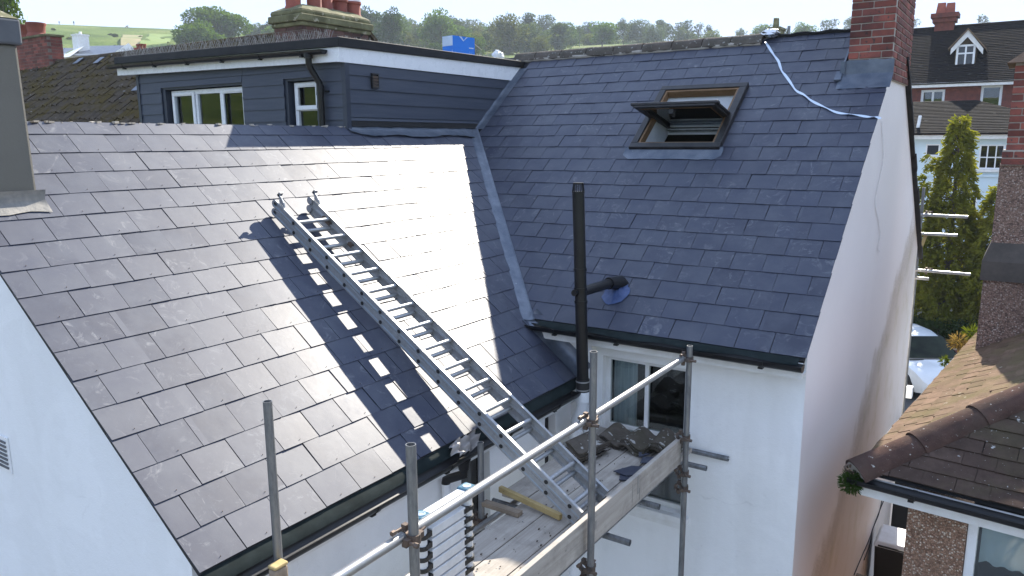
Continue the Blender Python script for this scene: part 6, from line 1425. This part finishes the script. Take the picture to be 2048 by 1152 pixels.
# ================================================================ golden conifers, hedge, garden wall
def conifer(P, H, W, seed, lab, extra=()):
    g = np.random.default_rng(seed); pts = []; nr = []
    for (ox, oy, h, w, n) in ((0, 0, H, W, 24000),)+tuple(extra):
        nt = n//26
        for i in range(nt):
            t = g.random()**.75; a = g.random()*2*np.pi; z = h*(1-t)*.98+.15
            tier = .5+.5*math.sin(26*t+2*math.sin(2*a)+a)
            rad = w/2*(.07+.93*t**.85)*(.60+.42*tier)*(.82+.25*math.sin(4*a+9*t)*.6+.15*g.random())*(1 if t < .9 else 1.1-.9*(t-.9)/.1*.5)
            c = np.array([ox+math.cos(a)*rad, oy+math.sin(a)*rad, z]); out = np.array([math.cos(a), math.sin(a), -.25])
            for j in range(26):
                q = g.random(); s = g.normal(0, .045, 3); s += np.array([math.cos(a)*.22*q, math.sin(a)*.22*q, -.24*q*q+.05]); pts.append(c+s); nr.append(out)
    v = leaf_cloud(pts, nr, .055, seed, 2.1, .25, .55)
    r = thing('golden_conifer', lab, 'tree', P)
    me = leaf_mesh('crown', v, LEAF['gold']); o = bpy.data.objects.new('crown', me); COL.objects.link(o); o.parent = r
    mb = MB(); mb.path([(0, 0, 0), (.05, 0, H*.5), (0, 0, H*.93)], [.16, .09, .02], 8); tr_ = bpy.data.objects.new('trunk', mb.mesh('trunk', M['bark'])); COL.objects.link(tr_); tr_.parent = r
    mb = MB()      # dark inner boughs, seen through the gaps in the foliage
    g2 = random.Random(seed)
    for k in range(70):
        t = g2.random(); a = g2.random()*6.28; z = H*(.95-.9*t); rad = W/2*(.1+.75*t**.8); mb.path([(0, 0, z-.1), (math.cos(a)*rad*.6, math.sin(a)*rad*.6, z), (math.cos(a)*rad, math.sin(a)*rad, z+.12)], [.03, .018, .006], 4)
    bo_ = bpy.data.objects.new('boughs', mb.mesh('boughs', M['bark'])); COL.objects.link(bo_); bo_.parent = r
p = py(1872, 600, 23.4); zt = py(1897, 236, 23.4).z
conifer((p.x+.20, 23.4, GZ), zt-GZ, 2.5, 5, 'tall golden conifer with two leaders standing before the pale house', ((-.75, -.1, (zt-GZ)*.84, 1.6, 9000), (.55, .1, (zt-GZ)*.62, 1.7, 8000)))
p = py(1972, 600, 23.2); zt2 = py(1982, 375, 23.2).z
conifer((p.x+.05, 23.2, GZ), zt2-GZ, 2.3, 6, 'shorter golden conifer half hidden by the pebbledash chimney', ((.5, .2, (zt2-GZ)*1.02, 1.5, 7000),))
def hedge(lo, hi, n, seed):
    g = np.random.default_rng(seed); lo, hi = np.array(lo), np.array(hi); p = lo+(hi-lo)*g.random((n, 3)); f = g.integers(0, 3, n)
    d = np.zeros((n, 3)); p[f == 0, 1] = lo[1]; d[f == 0, 1] = -1; p[f == 1, 2] = hi[2]; d[f == 1, 2] = 1; m2 = f == 2; p[m2, 0] = hi[0]; d[m2, 0] = 1
    p += g.normal(0, .07, (n, 3)); return leaf_cloud(p-np.array([(lo[0]+hi[0])/2, (lo[1]+hi[1])/2, lo[2]]), d, .07, seed, 1.3)
hz = py(1860, 655, 21.5).z
hg = thing('hedge', 'clipped dark green hedge behind the parked car', 'hedge', (-.5, 22.0, GZ)); me = leaf_mesh('foliage', hedge((-4, 21.45, GZ+.5), (3, 22.55, hz), 16000, 3), LEAF['hedge']); o = bpy.data.objects.new('foliage', me); COL.objects.link(o); o.parent = hg; o.location = (0, 0, .5)
mb = MB(); mb.box((-3.9, 21.6, GZ+.1), (2.9, 22.45, hz-.12)); build(mb, 'inner_growth', M['bark'], hg)
mb = MB(); wz = py(1895, 697, 21.2).z; mb.box((-3.9, 21.15, GZ), (3, 21.4, wz)); gw = build(mb, 'garden_wall', M['mortar'], label='low red brick and flint garden wall under the hedge', cat='wall', loc=(-.5, 21.3, GZ)); rng = random.Random(71)
for k in range(3):
    for i in range(16):
        brick_obj(.215, .1, .065, Vector((-2.2+.225*i+(.11 if k % 2 else 0), 21.17, wz-.035-.075*k)), gw, 'brick', rng)
mb = MB(); rr = random.Random(3)
for i in range(300): mb.lathe((rr.uniform(-2.4, 1.4), 21.15, rr.uniform(GZ+.3, wz-.26)), [(rr.uniform(.03, .06), -.02), (.03, .0), (.004, .012)], 6, axis=(0, -1, 0))
build(mb, 'flints', M['lead'], gw, kind='stuff')
# ================================================================ parked car
def car(P, rz):
    r = thing('parked_car', 'silver white hatchback car parked on the street beyond the gable', 'car', P); r.rotation_euler = (0, 0, rz)
    # sections along x (front = +x): x, z bottom, half width bottom, z belt, hw belt, z roof, hw roof
    S = [(-2.05, .45, .70, .80, .74, .82, .70), (-1.98, .28, .80, .92, .82, 1.15, .62), (-1.75, .22, .84, .96, .86, 1.42, .60), (-1.2, .20, .86, .97, .87, 1.50, .62), (-.3, .20, .86, .96, .88, 1.52, .63), (.25, .20, .86, .95, .88, 1.44, .62), (.62, .20, .86, .94, .88, 1.22, .67), (1.02, .20, .86, .93, .87, .99, .72), (1.35, .20, .86, .88, .86, .93, .66), (1.75, .24, .83, .80, .82, .86, .58), (2.02, .30, .74, .66, .74, .72, .50), (2.10, .40, .62, .56, .62, .60, .42)]
    mb = MB(); ring = []
    for x, zb, wb_, zl, wl_, zr, wr_ in S:
        zm = (zb+zl)/2; half = [(wb_*.92, zb), (wb_+.02, zm), (wl_, zl), (wr_+(wl_-wr_)*.18, zl+(zr-zl)*.78), (wr_*.86, zr-.015), (wr_*.4, zr+.012)]
        ring.append([(x, -a, b_) for a, b_ in half]+[(x, a, b_) for a, b_ in half[::-1]])
    n = 12
    mb.add([p for q in ring for p in q], [(i*n+k, i*n+(k+1) % n, (i+1)*n+(k+1) % n, (i+1)*n+k) for i in range(len(S)-1) for k in range(n)]+[tuple(range(n)), tuple((len(S)-1)*n+k for k in range(n-1, -1, -1))])
    def part(m, name, mt, sm=False, par=r):
        o = bpy.data.objects.new(name, m.mesh(name, M[mt], smooth=sm)); COL.objects.link(o); o.parent = par; return o
    bd = part(mb, 'body', 'carpaint', True); bd.data.set_sharp_from_angle(angle=R(32))
    def lift(pts, d, name, mt='tyre'):
        m = MB(); m.prism(pts, d); return part(m, name, mt)
    m = MB(); g = []
    for x, z, w_ in ((.24, 1.462, .585), (.45, 1.345, .63), (.64, 1.225, .665), (.82, 1.12, .69), (1.0, 1.015, .70)):
        g.append([(x+.02+.05*(1-(s/4.)**2), w_*s/4., z+.022-.012*(s/4.)**2) for s in range(-4, 5)])
    m.sheet(g); part(m, 'windscreen', 'blackglass', True)
    for s in (-1, 1):
        for nm, q in (('front_side_window', [(-.25, .99, .885), (.70, .965, .885), (.16, 1.40, .70), (-.25, 1.44, .69)]), ('rear_side_window', [(-1.35, 1.02, .88), (-.33, .99, .885), (-.33, 1.44, .69), (-1.20, 1.42, .69)])):
            lift([(a, s*(c_+.006), b_) for a, b_, c_ in q], (0, s*.008, 0), nm, 'blackglass')
        m = MB(); m.obox(Vector((-.28, s*.888, .35)), Vector((.012, 0, 0)), Vector((0, s*.004, 0)), Vector((0, 0, .58))); part(m, 'door_seam', 'tyre')
        m = MB(); m.box((.62, min(s*.90, s*1.03), .98), (.78, max(s*.90, s*1.03), 1.10)); part(m, 'door_mirror', 'carpaint')
        m = MB(); m.prism([(1.80, s*.50, .74), (2.02, s*.46, .66), (1.90, s*.76, .66), (1.62, s*.82, .78)], (0, 0, .05)); part(m, 'headlight', 'glass')
        for x in (-1.25, 1.32):
            m = MB(); m.tube((x, s*.70, .31), (x, s*.885, .31), .31, 24); wh_ = part(m, 'wheel', 'tyre'); m = MB(); m.tube((x, s*.886, .31), (x, s*.893, .31), .20, 18); part(m, 'rim', 'alu', par=wh_)
            m = MB(); m.pipe((x, s*.80, .31), (x, s*.886, .31), .37, .05, 24); part(m, 'wheel_arch', 'tyre')
    m = MB(); g = [[(1.04, -.69+.138*j, 1.0) for j in range(11)], [(1.10, -.69+.138*j, .985) for j in range(11)]]; m.sheet(g); part(m, 'scuttle', 'tyre')
M['blackglass'] = mat('dark_car_glass', (0.008, 0.011, 0.010), (0.02, 0.028, 0.02), 3, .10, spec=0.06)
cw_ = pz(1853, 697, GZ+1.2); ca = R(-58)
car((cw_.x-.6*math.cos(ca), cw_.y-.6*math.sin(ca), GZ+.012), ca)
# white post and box by the corner of the gable
q = py(1808, 790, 9.75); mb = MB(); mb.tube((q.x, 9.75, GZ+.12), (q.x, 9.75, py(1808, 764, 9.75).z), .03, 10); po = build(mb, 'post', M['white_paint'], label='white post with a small grey box beside the gable corner', cat='post', loc=(q.x, 9.75, GZ+.12), smooth=True, auto=40)
mb = MB(); mb.box((q.x+.03, 9.70, py(1808, 794, 9.75).z), (q.x+.14, 9.86, py(1808, 772, 9.75).z)); build(mb, 'box', M['white_paint'], po, bevel=.01)
# ================================================================ scaffold on the street side of the house
fs = thing('front_scaffold', 'scaffold tubes projecting past the street corner of the white gable', 'scaffold', (.1, 7.8, GZ+.12))
yy = 7.85
for q0, q1 in (((1846, 429), (1936, 434)), ((1838, 468), (1915, 471)), ((1850, 541), (1941, 549)), ((1830, 557), (1858, 558))):
    a, b_ = py(q0[0], q0[1], yy), py(q1[0], q1[1], yy); mb = MB(); mb.pipe((-1.2, yy, a.z), (b_.x, yy, b_.z), TR, .004, 14); build(mb, 'ledger', M['galv_bright'], fs, smooth=True, auto=50)
a = py(1848, 375, 7.95); mb = MB(); mb.pipe((a.x, 7.95, GZ+.121), (a.x, 7.95, a.z), TR, .004, 14); build(mb, 'standard', M['galv'], fs, smooth=True, auto=50)
for zq in ((1853, 428), (1853, 541)):
    p = py(zq[0], zq[1], 7.92); put(cpl, 'coupler', Matrix.Translation((p.x, 7.93, p.z)) @ Matrix.Rotation(math.pi/2, 4, 'Z'), fs)
mb = MB(); a = py(1848, 480, 7.9); mb.beam((a.x+.03, 7.90, a.z+.12), (a.x-.06, 7.90, a.z-.22), .03, .05); build(mb, 'yellow_clip', M['timber'], fs)
# ================================================================ plants growing on the neighbour's eaves
def clump(P, n, rad, size, seed, m, lab, name='plant', asp=2.4):
    g = np.random.default_rng(seed); d = g.normal(0, 1, (n, 3)); d /= np.linalg.norm(d, axis=1)[:, None]; p = d*rad*g.random((n, 1))**.5
    o = bpy.data.objects.new(name, leaf_mesh(name, leaf_cloud(p, d, size, seed, asp, 0, .5), m)); COL.objects.link(o); o.location = P; return tag(o, lab, 'plant')
clump(NP-NX*.03-NY*.05-Z_*.09, 900, .085, .009, 1, LEAF['dark'], 'green fern clump growing at the corner of the neighbour gutter')
M['straw'] = leaf_mat('dry_grass_blades', (0.30, 0.20, 0.08), (0.36, 0.26, 0.12), .4, 3)
q = hit(1917, 684, NL, NP+NL*.03); clump(q, 300, .10, .010, 2, M['straw'], 'tuft of dry straw coloured grass at the foot of the pebbledash chimney', asp=5)
q = hit(1944, 668, NL, NP+NL*.03); clump(q, 260, .10, .010, 3, LEAF['lime'], 'tuft of fresh green grass at the foot of the pebbledash chimney', asp=5)
q = hit(1888, 722, NL, NP+NL*.02); clump(q, 140, .05, .011, 4, LEAF['lime'], 'small green weed on the edge of the pale tile slope', asp=3)

for k, pts_ in enumerate((((1768, 1000), (1752, 1040), (1738, 1080), (1724, 1112), (1708, 1150)), ((1764, 1000), (1757, 1030), (1744, 1062), (1741, 1085), (1728, 1120)))):
    mb = MB(); mb.path(spline([px(a, b_, XG+.008) for a, b_ in pts_], 4), .006, 6); build(mb, 'cable', M['plug'], label=('thick dark cable clipped down the foot of the white gable', 'thin dark cable looping beside the thicker one on the gable')[k], cat='cable', smooth=True)
# ================================================================ thin summer haze over the whole valley
mb = MB(); mb.box((-1300, -60, -7.5), (600, 1600, 140)); hz_ = build(mb, 'haze', M['void'], kind='stuff')
hm = bpy.data.materials.new('haze'); hm.use_nodes = True; nt = hm.node_tree; nt.nodes.clear(); ho = nt.nodes.new('ShaderNodeOutputMaterial'); pv = nt.nodes.new('ShaderNodeVolumePrincipled')
pv.inputs['Color'].default_value = (.82, .90, 1, 1); pv.inputs['Density'].default_value = .00042; nt.links.new(pv.outputs[0], ho.inputs['Volume']); hz_.data.materials.clear(); hz_.data.materials.append(hm)
